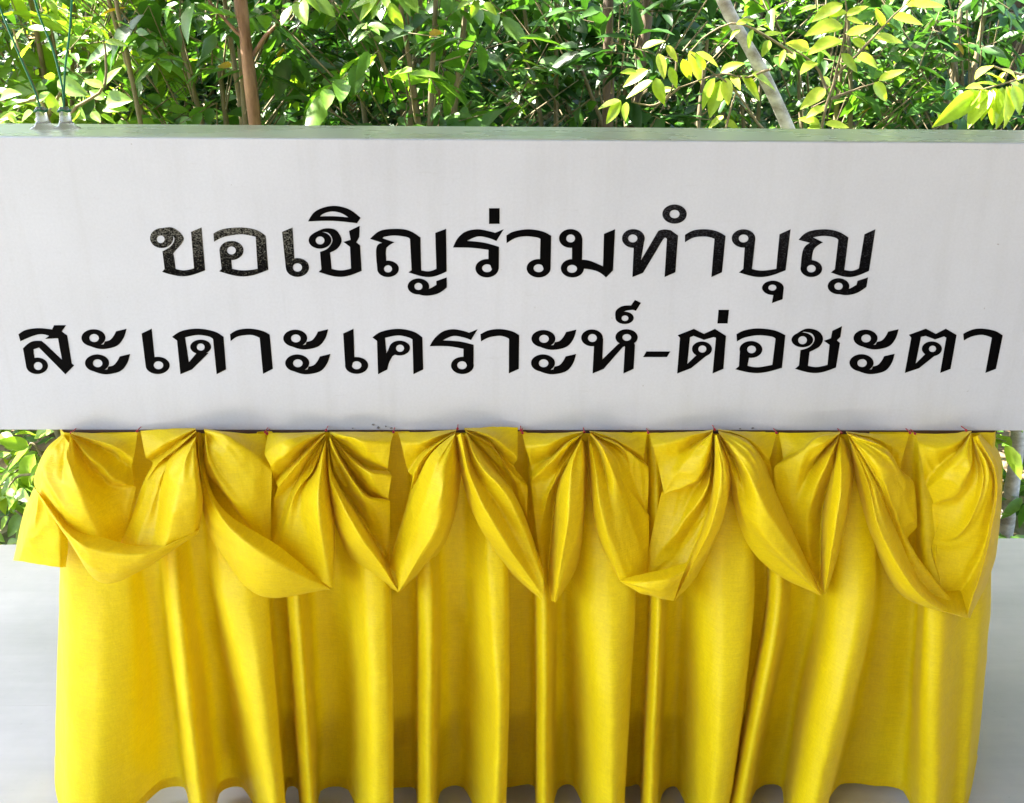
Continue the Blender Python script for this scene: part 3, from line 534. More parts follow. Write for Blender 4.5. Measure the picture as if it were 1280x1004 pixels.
 (Z6, [[(450, 48), (560, 58, 8), (660, 62, 8), (758, 68)], [(450, 52, 20), (560, 75, 28), (650, 130, 30), (722, 205, 24)], [(450, 55, 10), (580, 100, 16), (670, 190, 20), (735, 265, 20)], [(452, 58, 24), (600, 105, 30), (690, 220, 30), (745, 390, 22)], [(452, 60, 28), (628, 140, 46), (750, 400, 50), (993, 905, 52)], [(452, 62, 30), (620, 180, 58), (735, 420, 66), (992, 908, 57)], [(452, 66, 35), (595, 250, 72), (715, 490, 88), (990, 910, 62)],
       [(455, 70, 22), (555, 260, 48), (670, 570, 84), (988, 914, 64)], [(456, 74, 40), (535, 290, 55), (620, 580, 68), (985, 916, 60)], [(456, 78, 30), (520, 340, 40), (592, 625, 50), (752, 803, 50), (982, 915, 55)], [(456, 80, 0), (512, 400, 10), (592, 612, 12), (750, 795, 20), (978, 910, 40)]]),
 (Z7, [[(420, 62), (310, 66, 8), (200, 68, 8), (97, 66)], [(420, 66, 12), (300, 95, 22), (210, 150, 26), (120, 205, 22)], [(418, 70, 28), (300, 100, 38), (200, 180, 38), (75, 245, 28)], [(416, 74, 30), (310, 140, 42), (210, 240, 42), (85, 400, 28)], [(414, 78, 12), (280, 240, 28), (200, 380, 36), (150, 560, 30)], [(414, 82, 35), (345, 240, 52), (260, 460, 45), (240, 740, 32)], [(412, 86, 15), (370, 290, 25), (325, 500, 22), (315, 870, 35)],
       [(410, 90, 18), (362, 330, 40), (332, 560, 50), (328, 890, 52)], [(412, 90, 25), (385, 310, 60), (355, 560, 74), (333, 905, 58)], [(418, 90, 28), (425, 300, 72), (395, 560, 88), (338, 912, 62)], [(435, 95, 20), (468, 290, 55), (432, 560, 65), (345, 912, 60)], [(450, 100, 0), (493, 270, 10), (466, 480, 14), (410, 720, 20), (348, 900, 45)]]),
 (Z7, [[(450, 60), (560, 68, 8), (670, 72, 8), (780, 72)], [(450, 64, 15), (570, 85, 18), (680, 130, 22), (750, 180, 20)], [(450, 66, 10), (590, 110, 14), (690, 200, 16), (738, 262, 16)], [(452, 68, 32), (662, 152, 50), (745, 290, 42), (805, 330, 25)], [(454, 70, 30), (650, 190, 55), (745, 380, 48), (822, 560, 25)], [(456, 72, 30), (600, 240, 65), (700, 440, 58), (770, 650, 28)], [(457, 74, 26), (585, 280, 55), (690, 510, 48), (840, 840, 48), (1070, 1020, 56)],
       [(458, 76, 30), (572, 300, 60), (672, 560, 70), (850, 890, 76), (1080, 1030, 60)], [(460, 80, 35), (556, 310, 62), (640, 610, 82), (845, 925, 86), (1086, 1034, 62)], [(462, 84, 25), (530, 340, 50), (598, 610, 60), (790, 930, 72), (1086, 1038, 60)], [(464, 88, 0), (507, 390, 12), (582, 620, 18), (742, 918, 28), (1082, 1036, 50)]]),
 (Z8, [[(480, 52), (390, 62, 8), (300, 66, 8), (212, 66)], [(480, 58, 18), (400, 110, 30), (310, 140, 32), (225, 120, 26)], [(478, 62, 12), (400, 150, 25), (320, 220, 28), (258, 300, 28)], [(478, 66, 30), (420, 180, 48), (350, 260, 46), (272, 335, 34)], [(480, 72, 30), (470, 230, 55), (400, 340, 52), (295, 405, 34)], [(482, 78, 22), (500, 280, 45), (400, 400, 40), (290, 418, 28)], [(486, 82, 35), (530, 300, 58), (420, 560, 52), (290, 600, 30), (330, 800, 38)], [(490, 86, 35), (560, 280, 58), (490, 620, 50), (370, 830, 38)],
       [(500, 80, 35), (588, 300, 52), (535, 640, 50), (430, 830, 40)], [(510, 76, 38), (600, 290, 62), (550, 650, 70), (462, 945, 62)], [(520, 70, 22), (615, 250, 35), (590, 600, 45), (470, 958, 56)], [(525, 65, -10), (624, 200, -30), (606, 600, -20), (560, 780, 0), (474, 950, 36)]]),
 (Z8, [[(270, 740, 14), (330, 790, 22), (390, 812, 30), (440, 832, 36)], [(255, 810, 40), (330, 850, 48), (400, 870, 50), (450, 890, 50)], [(250, 868, 74), (330, 914, 78), (400, 938, 76), (466, 957, 64)]]),
]
for i, (fr, ribs) in enumerate(SW):
    loft('swag', ribs, fr, seed=3.7*i+1, amp=0.0016, pleat=0.006 if len(ribs) > 6 else 0.003)

# the long panel behind the swags: vertical ribs  (x at y=545, 750, 875, 1000 px ; depth mm at those)
SK = [
 ((78, 74, 70, 68), (-60, -70, -80, -85)), ((79, 76, 72, 70), (0, -14, -22, -24)), ((85, 88, 86, 85), (8, 22, 28, 32)), ((110, 128, 125, 122), (10, 32, 40, 46)), ((140, 165, 168, 165), (8, 22, 26, 26)), ((160, 182, 195, 202), (6, -6, -16, -22)), ((185, 203, 218, 232), (4, -12, -24, -28)),
 ((195, 207, 222, 237), (6, 14, 18, 20)), ((198, 213, 228, 244), (10, 36, 48, 54)), ((206, 226, 242, 257), (10, 38, 48, 52)), ((218, 245, 262, 275), (8, -4, -14, -16)), ((240, 266, 288, 305), (6, -10, -22, -26)), ((250, 272, 300, 325), (8, 24, 28, 34)), ((256, 280, 312, 336), (10, 52, 58, 62)), ((285, 310, 330, 346), (12, 60, 64, 66)), ((320, 336, 346, 357), (10, 46, 50, 54)), ((322, 333, 344, 354), (4, 16, 18, 20)),
 ((330, 340, 352, 360), (2, -12, -22, -26)), ((340, 358, 366, 374), (2, -12, -20, -22)), ((342, 360, 368, 377), (8, 30, 36, 40)), ((354, 374, 383, 391), (10, 42, 48, 52)), ((380, 392, 396, 400), (8, -4, -14, -16)), ((410, 432, 436, 436), (6, 2, -12, -18)), ((440, 458, 462, 462), (10, 58, 60, 60)), ((470, 480, 484, 485), (12, 60, 64, 64)), ((482, 489, 492, 492), (10, 44, 48, 50)), ((478, 484, 487, 487), (4, -2, -10, -12)),
 ((488, 494, 496, 497), (2, -12, -22, -26)), ((510, 520, 520, 520), (2, -12, -20, -24)), ((514, 524, 523, 523), (8, 36, 40, 42)), ((526, 541, 540, 540), (10, 46, 52, 54)), ((545, 554, 552, 550), (8, -2, -14, -16)), ((575, 585, 580, 580), (6, -6, -22, -26)), ((592, 598, 605, 602), (8, 28, 30, 34)), ((605, 612, 622, 618), (10, 58, 62, 64)), ((625, 630, 632, 628), (10, 58, 60, 62)), ((632, 637, 637, 633), (8, 40, 44, 46)), ((627, 632, 632, 628), (3, -4, -12, -14)),
 ((638, 642, 642, 640), (2, -12, -22, -26)), ((656, 667, 668, 668), (2, -12, -20, -24)), ((660, 671, 671, 671), (8, 34, 40, 42)), ((670, 684, 684, 684), (10, 44, 50, 52)), ((690, 697, 696, 696), (8, -4, -14, -16)), ((710, 712, 714, 718), (6, -4, -18, -22)), ((730, 735, 742, 744), (8, 46, 52, 52)), ((755, 762, 764, 764), (10, 60, 66, 68)), ((785, 786, 780, 774), (10, 54, 60, 62)), ((795, 795, 788, 781), (8, 36, 42, 46)), ((790, 790, 783, 776), (3, -4, -12, -14)),
 ((800, 800, 793, 786), (2, -12, -22, -26)), ((808, 811, 805, 800), (2, -12, -20, -22)), ((812, 815, 809, 804), (8, 34, 42, 48)), ((820, 826, 821, 817), (10, 46, 54, 58)), ((830, 834, 829, 827), (8, 2, -6, -10)), ((850, 855, 850, 846), (6, -6, -20, -24)), ((872, 878, 876, 872), (8, 40, 44, 44)), ((900, 905, 900, 890), (10, 58, 64, 66)), ((930, 934, 924, 906), (10, 56, 62, 64)), ((940, 944, 932, 913), (8, 40, 46, 48)), ((936, 939, 926, 908), (3, -2, -10, -12)),
 ((946, 950, 932, 912), (2, -12, -20, -22)), ((955, 960, 936, 914), (2, -10, -16, -16)), ((960, 964, 940, 916), (8, 36, 44, 50)), ((970, 979, 956, 932), (10, 48, 56, 60)), ((985, 992, 966, 942), (8, -2, -10, -14)), ((1010, 1022, 996, 974), (6, -2, -16, -22)), ((1040, 1046, 1018, 992), (10, 50, 52, 52)), ((1070, 1078, 1050, 1020), (12, 66, 72, 74)), ((1092, 1096, 1068, 1037), (10, 54, 60, 62)), ((1086, 1090, 1062, 1032), (3, 16, 18, 20)),
 ((1095, 1100, 1075, 1045), (2, -12, -22, -26)), ((1120, 1122, 1105, 1085), (2, -8, -16, -20)), ((1140, 1146, 1138, 1128), (4, 0, -8, -10)), ((1150, 1157, 1150, 1150), (8, 40, 44, 46)), ((1175, 1180, 1174, 1172), (10, 48, 54, 58)), ((1205, 1206, 1200, 1192), (8, 20, 22, 26)), ((1230, 1226, 1218, 1206), (4, 14, 20, 26)), ((1243, 1237, 1227, 1213), (0, -14, -22, -20)), ((1243, 1239, 1229, 1215), (-60, -70, -75, -70)),
]
ROWS = 110
ZT, ZH = BZ0-0.0006, 0.017
cols_ = []
for xs, ds in SK:
    pts = np.array([at(x, y, -(0.002+(d*g_ if d > 0 else d)/1000.0)) for x, y, d, g_ in zip(xs, (545, 750, 875, 1000), (*ds[:3], ds[3]+13 if -30 < ds[3] < 0 else ds[3]), (1.0, 1.35, 2.0, 2.0))])
    zz = pts[:, 2]; zs = np.linspace(ZT, ZH, ROWS)
    o_idx = np.argsort(zz)
    def lag(vals):
        # piecewise linear, extended past the last row, then smoothed
        zq = np.concatenate([[zz[-1]-0.2], zz[o_idx]]); k = (vals[-1]-vals[-2])/(zz[-1]-zz[-2])
        vq = np.concatenate([[vals[-1]-0.2*k], vals[o_idx]])
        r = np.interp(zs, zq, vq)
        ker = np.hanning(27); ker /= ker.sum()
        return np.convolve(np.pad(r, 13, mode='reflect', reflect_type='odd'), ker, 'valid')
    cols_.append(np.stack([lag(pts[:, 0]), lag(pts[:, 1]), zs], 1))
G = crisp(np.array(cols_), (len(cols_)-1)*6+1, 0.25)
for a in range(G.shape[0]):                                  # the hem hangs slightly unevenly
    x = G[a, -1, 0]; dz = 0.006*noise.noise((x*5, 0, 0))+0.004*noise.noise((x*13, 3, 0))
    G[a, :, 2] += dz*np.linspace(0, 1, ROWS)**3
G = wrinkle(G, 0.0014, 55.0)
for a_ in range(G.shape[0]):                                 # slanting creases and slack in the long panel
    for c_ in range(ROWS):
        x, z = G[a_, c_, 0], G[a_, c_, 2]
        t_ = min(1, (ZT-z)*8)
        r1 = 1-2*abs(noise.noise((x*9+z*3.2, z*4.5-x*1.5, 4.2))); r2 = 1-2*abs(noise.noise((x*16-z*6, z*13+x*5, 8.1)))
        m_ = max(0, noise.noise((x*3, z*3, 2.0))+0.25)
        G[a_, c_, 1] -= t_*(0.0035*(r1-0.55)+0.0032*m_*(r2-0.5))
a, c, _ = G.shape
mesh_obj('skirt_panel', G.reshape(-1, 3), [(i*c+j, i*c+j+1, (i+1)*c+j+1, (i+1)*c+j) for i in range(a-1) for j in range(c-1)], M_CLOTH, skirt, smooth=True)
Hm = G[:, -4:, :].copy(); gu = np.gradient(G, axis=0)[:, -4:, :]; nn = np.stack([gu[..., 1], -gu[..., 0], 0*gu[..., 0]], -1); nn /= np.linalg.norm(nn, axis=-1, keepdims=True)+1e-9
Hm += nn*np.array([0.0004, 0.0016, 0.0016, 0.0010])[None, :, None]
mesh_obj('hem', Hm.reshape(-1, 3), [(i*4+j, i*4+j+1, (i+1)*4+j+1, (i+1)*4+j) for i in range(Hm.shape[0]-1) for j in range(3)], M_CLOTH, skirt, smooth=True)
# unseen cloth round the right-hand end and back, added to darken under the table
path = [(TR+0.004, 0.06), (TR+0.012, 0.3), (TR+0.006, 0.56), (TR-0.03, 0.645)]+[(x, 0.65) for x in np.linspace(TR-0.2, TL+0.25, 9)]+[(TL+0.05, 0.648)]
P = catmull(np.array(path), 240); N = np.gradient(P, axis=0); N = np.stack([-N[:, 1], N[:, 0]], 1); N /= np.linalg.norm(N, axis=1, keepdims=True)
arc = np.concatenate([[0], np.cumsum(np.linalg.norm(np.diff(P, axis=0), axis=1))])
zs = np.linspace(BZ0-0.003, 0.024, 24); back = np.zeros((240, 24, 3))
for j, z in enumerate(zs):
    k = 0.004+0.030*(j/23)**0.8
    wv = k*np.sin(arc*33+1.5*np.sin(arc*7)+0.4*z)
    back[:, j, :2] = P-N*wv[:, None]; back[:, j, 2] = z
mesh_obj('rear_shade_panel', back.reshape(-1, 3), [(i*24+j, i*24+j+1, (i+1)*24+j+1, (i+1)*24+j) for i in range(239) for j in range(23)], M_CLOTH, skirt, smooth=True)
# red pins along the top edge
for px, py in ((90, 540), (172, 538), (332, 539), (334, 541), (408, 537), (492, 539), (572, 535), (651, 537), (653, 540), (730, 539), (810, 540), (893, 536), (970, 540), (1051, 540), (1137, 540), (1143, 541), (1207, 537)):
    c = at(px, py, -0.014); b = MB()
    b.tube([c+np.array((0, 0.02, 0.0)), c, c+np.array((0, -0.0006, -0.0002)), c+np.array((0, -0.003, -0.0008)), c+np.array((0, -0.0045, -0.001))], [0.0006, 0.0008, 0.0018, 0.0022, 0.001], 8)
    b.build('pin', M_PIN, skirt, smooth=True)

# ------------------------------------------------------------------ green cords tied to clear plastic knobs on the box top
def cord_thing(label, knob_px, strands):
    t = tag(empty('tied_cord', (0, 0, 0)), label, 'cord')
    kx, ky = knob_px; base = at_z(kx, ky, BZ1); base[2] = BZ1
    b = MB(); b.lathe(base-np.array((0, 0, 0.001)), [(0.020, 0), (0.0195, 0.003), (0.013, 0.006), (0.0095, 0.012), (0.008, 0.024), (0.0085, 0.030), (0.006, 0.034)], 18); b.build('knob', M_CLEAR, t, True)
    for st in strands:
        pts = [at(x, y, base[1]+dy) for x, y, dy in st]
        pts[0] = base+np.array((0.0, 0.0, 0.028))
        P = catmull(pts, 30); s = MB()
        s.tube(P, 0.0016, 7); s.build('strand', M_CORD, t, True)
    k = MB(); ring_ = [base+np.array((0.0092*math.cos(u), 0.0092*math.sin(u), 0.027+0.0012*math.sin(3*u))) for u in np.linspace(0, 2*math.pi*2, 40)]
    k.tube(ring_, 0.0015, 6); k.build('knot', M_CORD, t, True)
cord_thing('single green cord tied to a clear plastic knob on the white box top', (55, 161), [[(55, 143, 0), (44, 115, 0.0), (28, 78, 0.01), (12, 40, 0.03), (-4, 0, 0.06), (-20, -40, 0.1)]])
cord_thing('doubled green cord tied to a clear plastic knob on the white box top', (84, 161), [[(84, 143, 0), (80, 115, 0.0), (82, 80, 0.0), (87, 40, 0.01), (90, 0, 0.03), (94, -40, 0.06)], [(76, 143, 0), (78, 110, 0.0), (66, 62, 0.02), (50, 22, 0.04), (38, -20, 0.07)]])

# ------------------------------------------------------------------ plants
# leaf template: midrib + two sides, folded along the midrib and arched
LT = np.array([0, .35, .70, 1.0, .13, .40, .72, .13, .40, .72]); LS = np.array([0, 0, 0, 0, .62, 1, .66, -.62, -1, -.66])
LF = [(0, 1, 5, 4), (1, 2, 6, 5), (2, 3, 6), (0, 7, 8, 1), (1, 8, 9, 2), (2, 9, 3)]
NV = len(LT)
def leaf_batch(o, d, nrm, L, W, fold=0.35, arch=0.18):
    """verts (n,10,3): o origins, d unit directions, nrm approximate normals"""
    s = np.cross(nrm, d); s /= np.linalg.norm(s, axis=1, keepdims=True)+1e-9
    u = np.cross(d, s)
    n = len(o)
    t = LT[None, :, None]; q = LS[None, :, None]
    Lx, Wx = L[:, None, None], W[:, None, None]
    ar = np.asarray(arch); ar = ar[:, None, None] if ar.ndim else ar
    return o[:, None]+d[:, None]*t*Lx + s[:, None]*q*Wx*0.5 + u[:, None]*(np.abs(q)*fold*Wx*0.5 - ar*Lx*(t**2))
def unit(v): return v/(np.linalg.norm(v, axis=-1, keepdims=True)+1e-9)
def leaves_obj(name, V, tones, m, parent):
    n = len(V); verts = V.reshape(-1, 3)
    me = bpy.data.meshes.new(name)
    loops, starts, tot = [], [], []
    base = np.arange(n)*NV
    me.vertices.add(n*NV); me.vertices.foreach_set('co', verts.astype(np.float32).ravel())
    flat = np.concatenate([np.array(f) for f in LF]); ln = np.array([len(f) for f in LF])
    li = (base[:, None]+flat[None]).ravel(); me.loops.add(len(li)); me.loops.foreach_set('vertex_index', li.astype(np.int32))
    tot = np.tile(ln, n); st = np.concatenate([[0], np.cumsum(tot)[:-1]])
    me.polygons.add(len(tot)); me.polygons.foreach_set('loop_start', st.astype(np.int32)); me.polygons.foreach_set('loop_total', tot.astype(np.int32))
    me.polygons.foreach_set('use_smooth', np.ones(len(tot), dtype=bool))
    a = me.attributes.new('tone', 'FLOAT', 'POINT'); a.data.foreach_set('value', np.repeat(tones, NV).astype(np.float32))
    me.materials.append(m); me.update(calc_edges=True); me.validate()
    o = bpy.data.objects.new(name, me); col.objects.link(o); o.parent = parent
    return o
def cluster_leaves(centers, per, leaf, spread, droop=0.3, jitter=0.35):
    """sprays: leaves set alternately along a twig, the last one at its tip"""
    k = len(centers); C = np.repeat(centers, per, 0); n = len(C)
    tw = unit(rng.normal(size=(k, 3))*[1, 1, 0.55]+[0, 0, 0.1]); sd_ = unit(np.cross(tw, [0, 0, 1.0]))
    tw_, sd2 = np.repeat(tw, per, 0), np.repeat(sd_, per, 0)
    idx = np.tile(np.arange(per), k); t = (idx/(per-1)*2-1)[:, None]; sgn = np.where(idx % 2 == 0, 1.0, -1.0)[:, None]
    last = (idx == per-1)[:, None]
    o = C + tw_*t*spread + rng.normal(size=(n, 3))*spread*0.06
    d = np.where(last, tw_, tw_*0.6+sd2*sgn*0.85) + [0, 0, -droop]
    d = unit(d+rng.normal(size=(n, 3))*0.28)
    nr = unit(np.array([0, -0.15, 1.0])+rng.normal(size=(n, 3))*jitter)
    big = np.repeat(rng.uniform(0.65, 1.5, k), per)
    L = leaf*big*rng.uniform(0.75, 1.15, n); W = L*rng.uniform(0.34, 0.5, n)
    return leaf_batch(o, d, nr, L, W, 0.3, rng.uniform(0.05, 0.4, n)), tw
def shrub(name, label, cat, base, h, rad, leaf, n_cl, per, m, mb, group=None, tone=(0.0, 0.9), zmin=0.1, nst=5, dead=0.0):
    t = tag(empty(name, (0, 0, 0)), label, cat, group)
    base = np.array(base, float)
    u = rng.uniform(0, 1, n_cl); th = rng.uniform(0, 2*math.pi, n_cl)
    zz = zmin+(1-zmin)*rng.uniform(0, 1, n_cl)**0.85
    rr = rad*np.sqrt(u)*np.clip(1.15-0.5*np.abs(zz-0.55)*1.4, 0.3, 1)
    C = base+np.stack([rr*np.cos(th), rr*np.sin(th), zz*h], 1)
    V, tw = cluster_leaves(C, per, leaf, leaf*1.1)
    tones = np.repeat(rng.uniform(tone[0], tone[1], n_cl), per)+rng.normal(size=n_cl*per)*0.12
    tones = np.clip(tones, 0, 0.93)
    if dead: tones[rng.uniform(size=len(tones)) < dead] = 1.0
    s = MB()
    for i in range(nst):
        a = rng.uniform(0, 6.28); r0 = rad*rng.uniform(0.1, 0.7); top = base+np.array([r0*math.cos(a), r0*math.sin(a), h*rng.uniform(0.75, 1.0)])
        mid = (base+top)/2+rng.normal(size=3)*rad*0.12; st = base+np.array([0.05*math.cos(a), 0.05*math.sin(a), -0.03])
        s.tube(catmull([st, mid, top], 8), np.linspace(0.012, 0.004, 8)*(1+0.4*h), 5)
    for i in range(0, n_cl, 1 if base[1] < 3.5 else 3):
        p0 = C[i]-tw[i]*leaf*1.1; p1 = C[i]+tw[i]*leaf*1.1; q = p0+(base+[0, 0, zz[i]*h*0.7]-p0)*0.35
        s.tube([q, p0, p1], [0.004, 0.003, 0.0015], 4, False)
    s.build('stem', mb, t, True)
    leaves_obj('crown', V, tones, m, t)
    return t

def pxl_of(p):
    v = np.asarray(p, float)-CAM; k = v@Fv
    return PW/2+FPX*(v@Rr)/k, PH/2-FPX*(v@Ur)/k
def beside(px):
    for lim, ph in ((60, 'out past the tied green cords'), (190, 'behind the tied green cords'), (310, 'between the cords and the reddish trunk'), (420, 'close beside the reddish trunk'), (640, 'midway from reddish trunk to twin dark trunks'),
                    (800, 'around the twin dark trunks'), (940, 'behind the drooping lime branch'), (1010, 'against the pale leaning trunk'), (1130, 'behind the lime sapling'), (1290, 'behind the hanging lime spray')):
        if px < lim: return ph
    return 'out past the hanging lime spray'
def stick(b, pix, Y, r0, r1, n=10, sides=9):
    """a tapering stem through pixels; Y may be a value or a list"""
    P = [at(x, y, Y if not hasattr(Y, '__len__') else Y[i]) for i, (x, y) in enumerate(pix)]
    P = catmull(P, n) if len(P) > 2 else np.array([P[0]+(P[1]-P[0])*k for k in np.linspace(0, 1, n)])
    for i in range(1, n-1): P[i] += rng.normal(size=3)*r0*0.12
    b.tube(P, np.linspace(r0, r1, n), sides); return P
def tree(label, low, high, Y, r, m, h=6.0, crown_r=1.1, branches=(), n_cl=20, leaf=0.11, lm=None, group='trees beyond the floor slab'):
    """trunk runs through two photo points at distance Y, down to the ground and up into a crown above the frame"""
    t = tag(empty('tree', (0, 0, 0)), label, 'tree', group)
    A, B = at(*low, Y), at(*high, Y); d = (B-A)/(B[2]-A[2])
    P = [A+d*(GZ-0.05-A[2])*0.9, A, B]; P[0][2] = GZ-0.06
    z = B[2]; q = B.copy()
    while z < h*0.7:
        q = q+d*0.35+np.array([*rng.normal(size=2)*0.03, 0]); z = q[2]; P.append(q.copy())
    b = MB(); C = catmull(P, 60)
    wob = np.array([[noise.noise((q[2]*2.3, Y, r*90)), noise.noise((q[2]*2.6, Y+5, r*90)), 0] for q in C])
    C = C+wob*r*0.9
    rad_ = np.linspace(r*1.15, r*0.6, 60)*np.array([1+0.16*noise.noise((q[2]*9, Y, 1))+0.12*noise.noise((q[2]*23, Y, 3)) for q in C])
    b.tube(C, rad_, 10); b.build('trunk', m, t, True)
    for br in branches:
        b = MB(); stick(b, br, Y, r*0.42, r*0.16, 8, 6); b.build('branch', m, t, True)
    top = P[-1]
    for k in range(5):
        a = rng.uniform(0, 6.28); e = top+np.array([math.cos(a)*crown_r*0.8, math.sin(a)*crown_r*0.8, h*0.25]); b = MB()
        b.tube(catmull([top-[0, 0, 0.1], (top+e)/2+[0, 0, 0.1], e], 8), np.linspace(r*0.5, r*0.12, 8), 6); b.build('branch', m, t, True)
    cc = top+np.array([0, 0, h*0.17])
    dirs = unit(rng.normal(size=(n_cl, 3)))*rng.uniform(0.35, 1, (n_cl, 1))**0.5
    Cn = cc+dirs*[crown_r, crown_r, h*0.24]
    V, tw = cluster_leaves(Cn, 7, leaf, leaf*1.3)
    leaves_obj('crown', V, np.clip(np.repeat(rng.uniform(0, 0.9, n_cl), 7)+rng.normal(size=n_cl*7)*0.1, 0, 0.93), lm or M_LEAF, t)
    return t

tree('slender tree with smooth reddish-brown bark and side branches, behind the white box', (319, 157), (300, 0), 2.15, 0.021, M_BRED, branches=[[(316, 70), (335, 42), (372, 8), (392, -14)], [(309, 52), (292, 36), (270, 12), (255, -8)]])
tree('pale grey leaning tree trunk behind the white box, beside the lime sapling', (986, 161), (903, 0), 2.1, 0.020, M_BPALE, h=6.4)
tree('dark brown tree trunk beside a twin trunk behind the box', (761, 125), (759, 0), 2.5, 0.02, M_BDARK)
tree('brown crooked tree trunk behind the lime-leaved branch', (795, 110), (808, 0), 2.8, 0.024, M_BDARK, h=6.2)
tree('pale tree trunk just past the floor edge, right of the yellow skirt', (1256, 672), (1272, 540), 1.55, 0.023, M_BPALE, h=3.8, n_cl=70)
tree('thin grey-brown trunk by the tied green cords', (166, 100), (146, 0), 2.2, 0.008, M_TWIG, h=3.4, crown_r=0.8, n_cl=60)
tree('dark tree trunk deep in shade behind the drooping lime leaves', (1266, 160), (1272, 0), 4.2, 0.035, M_BDARK, h=5)
# a few more trunks further back whose crowns shade the undergrowth
for k, (x, y, r) in enumerate(((-3.6, 6.2, 0.05), (-1.4, 7.4, 0.06), (0.9, 6.6, 0.05), (2.6, 5.6, 0.06), (4.4, 7.2, 0.07), (3.6, 3.4, 0.05))):
    pxl = pxl_of((x, y, 1.0))
    tree('dark trunk standing far back '+beside(pxl[0]), (pxl[0], pxl[1]+30), (pxl[0]+random.uniform(-20, 20), pxl[1]-100), y, r, M_BDARK, h=5.5, crown_r=1.7, n_cl=420, leaf=0.18)

def feature_plant(name, label, cat, Y, conv, stems, leaves, m, width=0.42, sr=(0.006, 0.002), tone=(0.1, 1.0), root=None, mb=None):
    """a plant whose single leaves the photo shows: every leaf is a part of its own"""
    t = tag(empty(name, (0, 0, 0)), label, cat)
    for st in stems:
        b = MB(); stick(b, [conv(*p) for p in st], Y, *sr, n=12, sides=7); b.build('stem', mb or M_TWIG, t, True)
    if root is not None:
        b = MB(); A = at(*conv(*root), Y); b.tube(catmull([A, A*[1, 1, 0.5]+[0.02, 0.03, 0], [A[0]+0.05, A[1]+0.05, GZ-0.05]], 10), np.linspace(sr[0], sr[0]*1.6, 10), 7); b.build('stem', mb or M_TWIG, t, True)
    for (x0, y0, x1, y1) in leaves:
        yj = rng.normal()*0.03
        A, B = at(*conv(x0, y0), Y+yj), at(*conv(x1, y1), Y+yj+rng.normal()*0.025-0.015)
        d = B-A; L = np.linalg.norm(d); d = d/L
        nr = unit(np.array([rng.normal()*0.3-0.2, -0.6, 0.75+rng.normal()*0.25]))
        # finer leaf: 9 stations, 2 cells each side
        ts = np.linspace(0, 1, 10); s = unit(np.cross(nr, d)); u = np.cross(d, s); v, f = [], []
        wv = L*width*rng.uniform(1.0, 1.3); arch = rng.uniform(0.02, 0.16); curl = rng.normal()*0.06
        for tt in ts:
            hw = 0.5*wv*(math.sin(math.pi*min(1, tt**0.8))**0.8)*(1-0.25*tt)+0.0006
            for q in (-1, -0.5, 0, 0.5, 1):
                v.append(A+d*L*tt+s*hw*q+u*(abs(q)*hw*0.32-arch*L*tt*tt+curl*L*tt*(1-tt)*2+0.03*hw*math.sin(tt*20+q*3)))
        for i in range(9):
            for j in range(4): f.append((i*5+j, i*5+j+1, (i+1)*5+j+1, (i+1)*5+j))
        mesh_obj('leaf', v, f, m, t, True, [rng.uniform(*tone)]*len(v))
    return t
c3 = lambda x, y: (850+x/2.977, y/2.977)
c2 = lambda x, y: (420+x/2.977, y/2.977)
c0 = lambda x, y: (x/5.575, y/5.575)
cL = lambda x, y: (x/5.575, 520+y/5.575)
feature_plant('sapling', 'upright sapling with pale lime oval leaves rising behind the white box', 'sapling', 1.65, c3,
    [[(520, 640), (530, 455), (575, 290), (605, 170), (620, 50), (608, -40)], [(578, 285), (680, 182), (780, 75), (880, -20)], [(562, 368), (640, 338), (722, 310)], [(545, 330), (500, 240), (400, 170)]],
    [(605, 95, 470, 120), (600, 150, 480, 185), (605, 15, 490, 70), (620, 130, 725, 95), (640, 150, 705, 182), (600, 200, 662, 270), (655, 205, 742, 246), (725, 140, 838, 150), (790, 65, 910, 82), (752, 100, 730, 28), (740, 300, 840, 255), (718, 310, 778, 376), (505, 232, 450, 265), (560, 320, 522, 290), (540, 330, 450, 400), (540, 400, 470, 430), (540, 462, 632, 470), (620, 60, 700, 18), (835, 20, 990, 8), (480, 180, 398, 160), (520, 460, 440, 440), (615, 40, 560, 55), (860, 5, 820, -40), (620, 70, 690, 85), (530, 470, 470, 480)], M_LIME, 0.44, (0.0055, 0.0018), (0.25, 1.0), root=(520, 640))
feature_plant('leafy_branch', 'drooping branch of bright lime leaves beside the pale leaning trunk', 'branch', 2.0, c3,
    [[(400, 560), (300, 470), (200, 330), (120, 270), (40, 200)], [(330, 260), (240, 290), (150, 275), (0, 325)], [(420, 200), (330, 140), (210, 85), (100, 130), (40, 190)], [(0, 325), (-90, 390), (-180, 380)], [(-10, 200), (-30, 330), (-110, 420)], [(170, 480), (190, 400), (210, 340)]],
    [(35, 190, 80, 310), (60, 195, 148, 240), (150, 272, 240, 232), (190, 280, 225, 332), (230, 280, 300, 376), (268, 275, 366, 328), (170, 290, 180, 392), (130, 290, 75, 410), (150, 300, 110, 440), (160, 430, 105, 476), (165, 450, 220, 482), (210, 90, 275, 72), (222, 110, 186, 138), (272, 110, 250, 182), (310, 130, 382, 118), (332, 150, 305, 212), (388, 185, 370, 242), (400, 160, 478, 180),
     (-140, 180, -55, 150), (-50, 170, -10, 230), (-80, 200, -55, 290), (-160, 270, -218, 265), (-120, 260, -215, 320), (-100, 300, -205, 362), (-90, 290, -60, 392), (-220, 375, -305, 395), (-220, 375, -280, 462), (-200, 380, -205, 452), (-80, 340, -20, 330), (10, 220, 40, 300), (90, 260, 60, 200), (-40, 250, -10, 330)], M_LIME, 0.42, (0.005, 0.002), (0.1, 0.9), root=(400, 560))
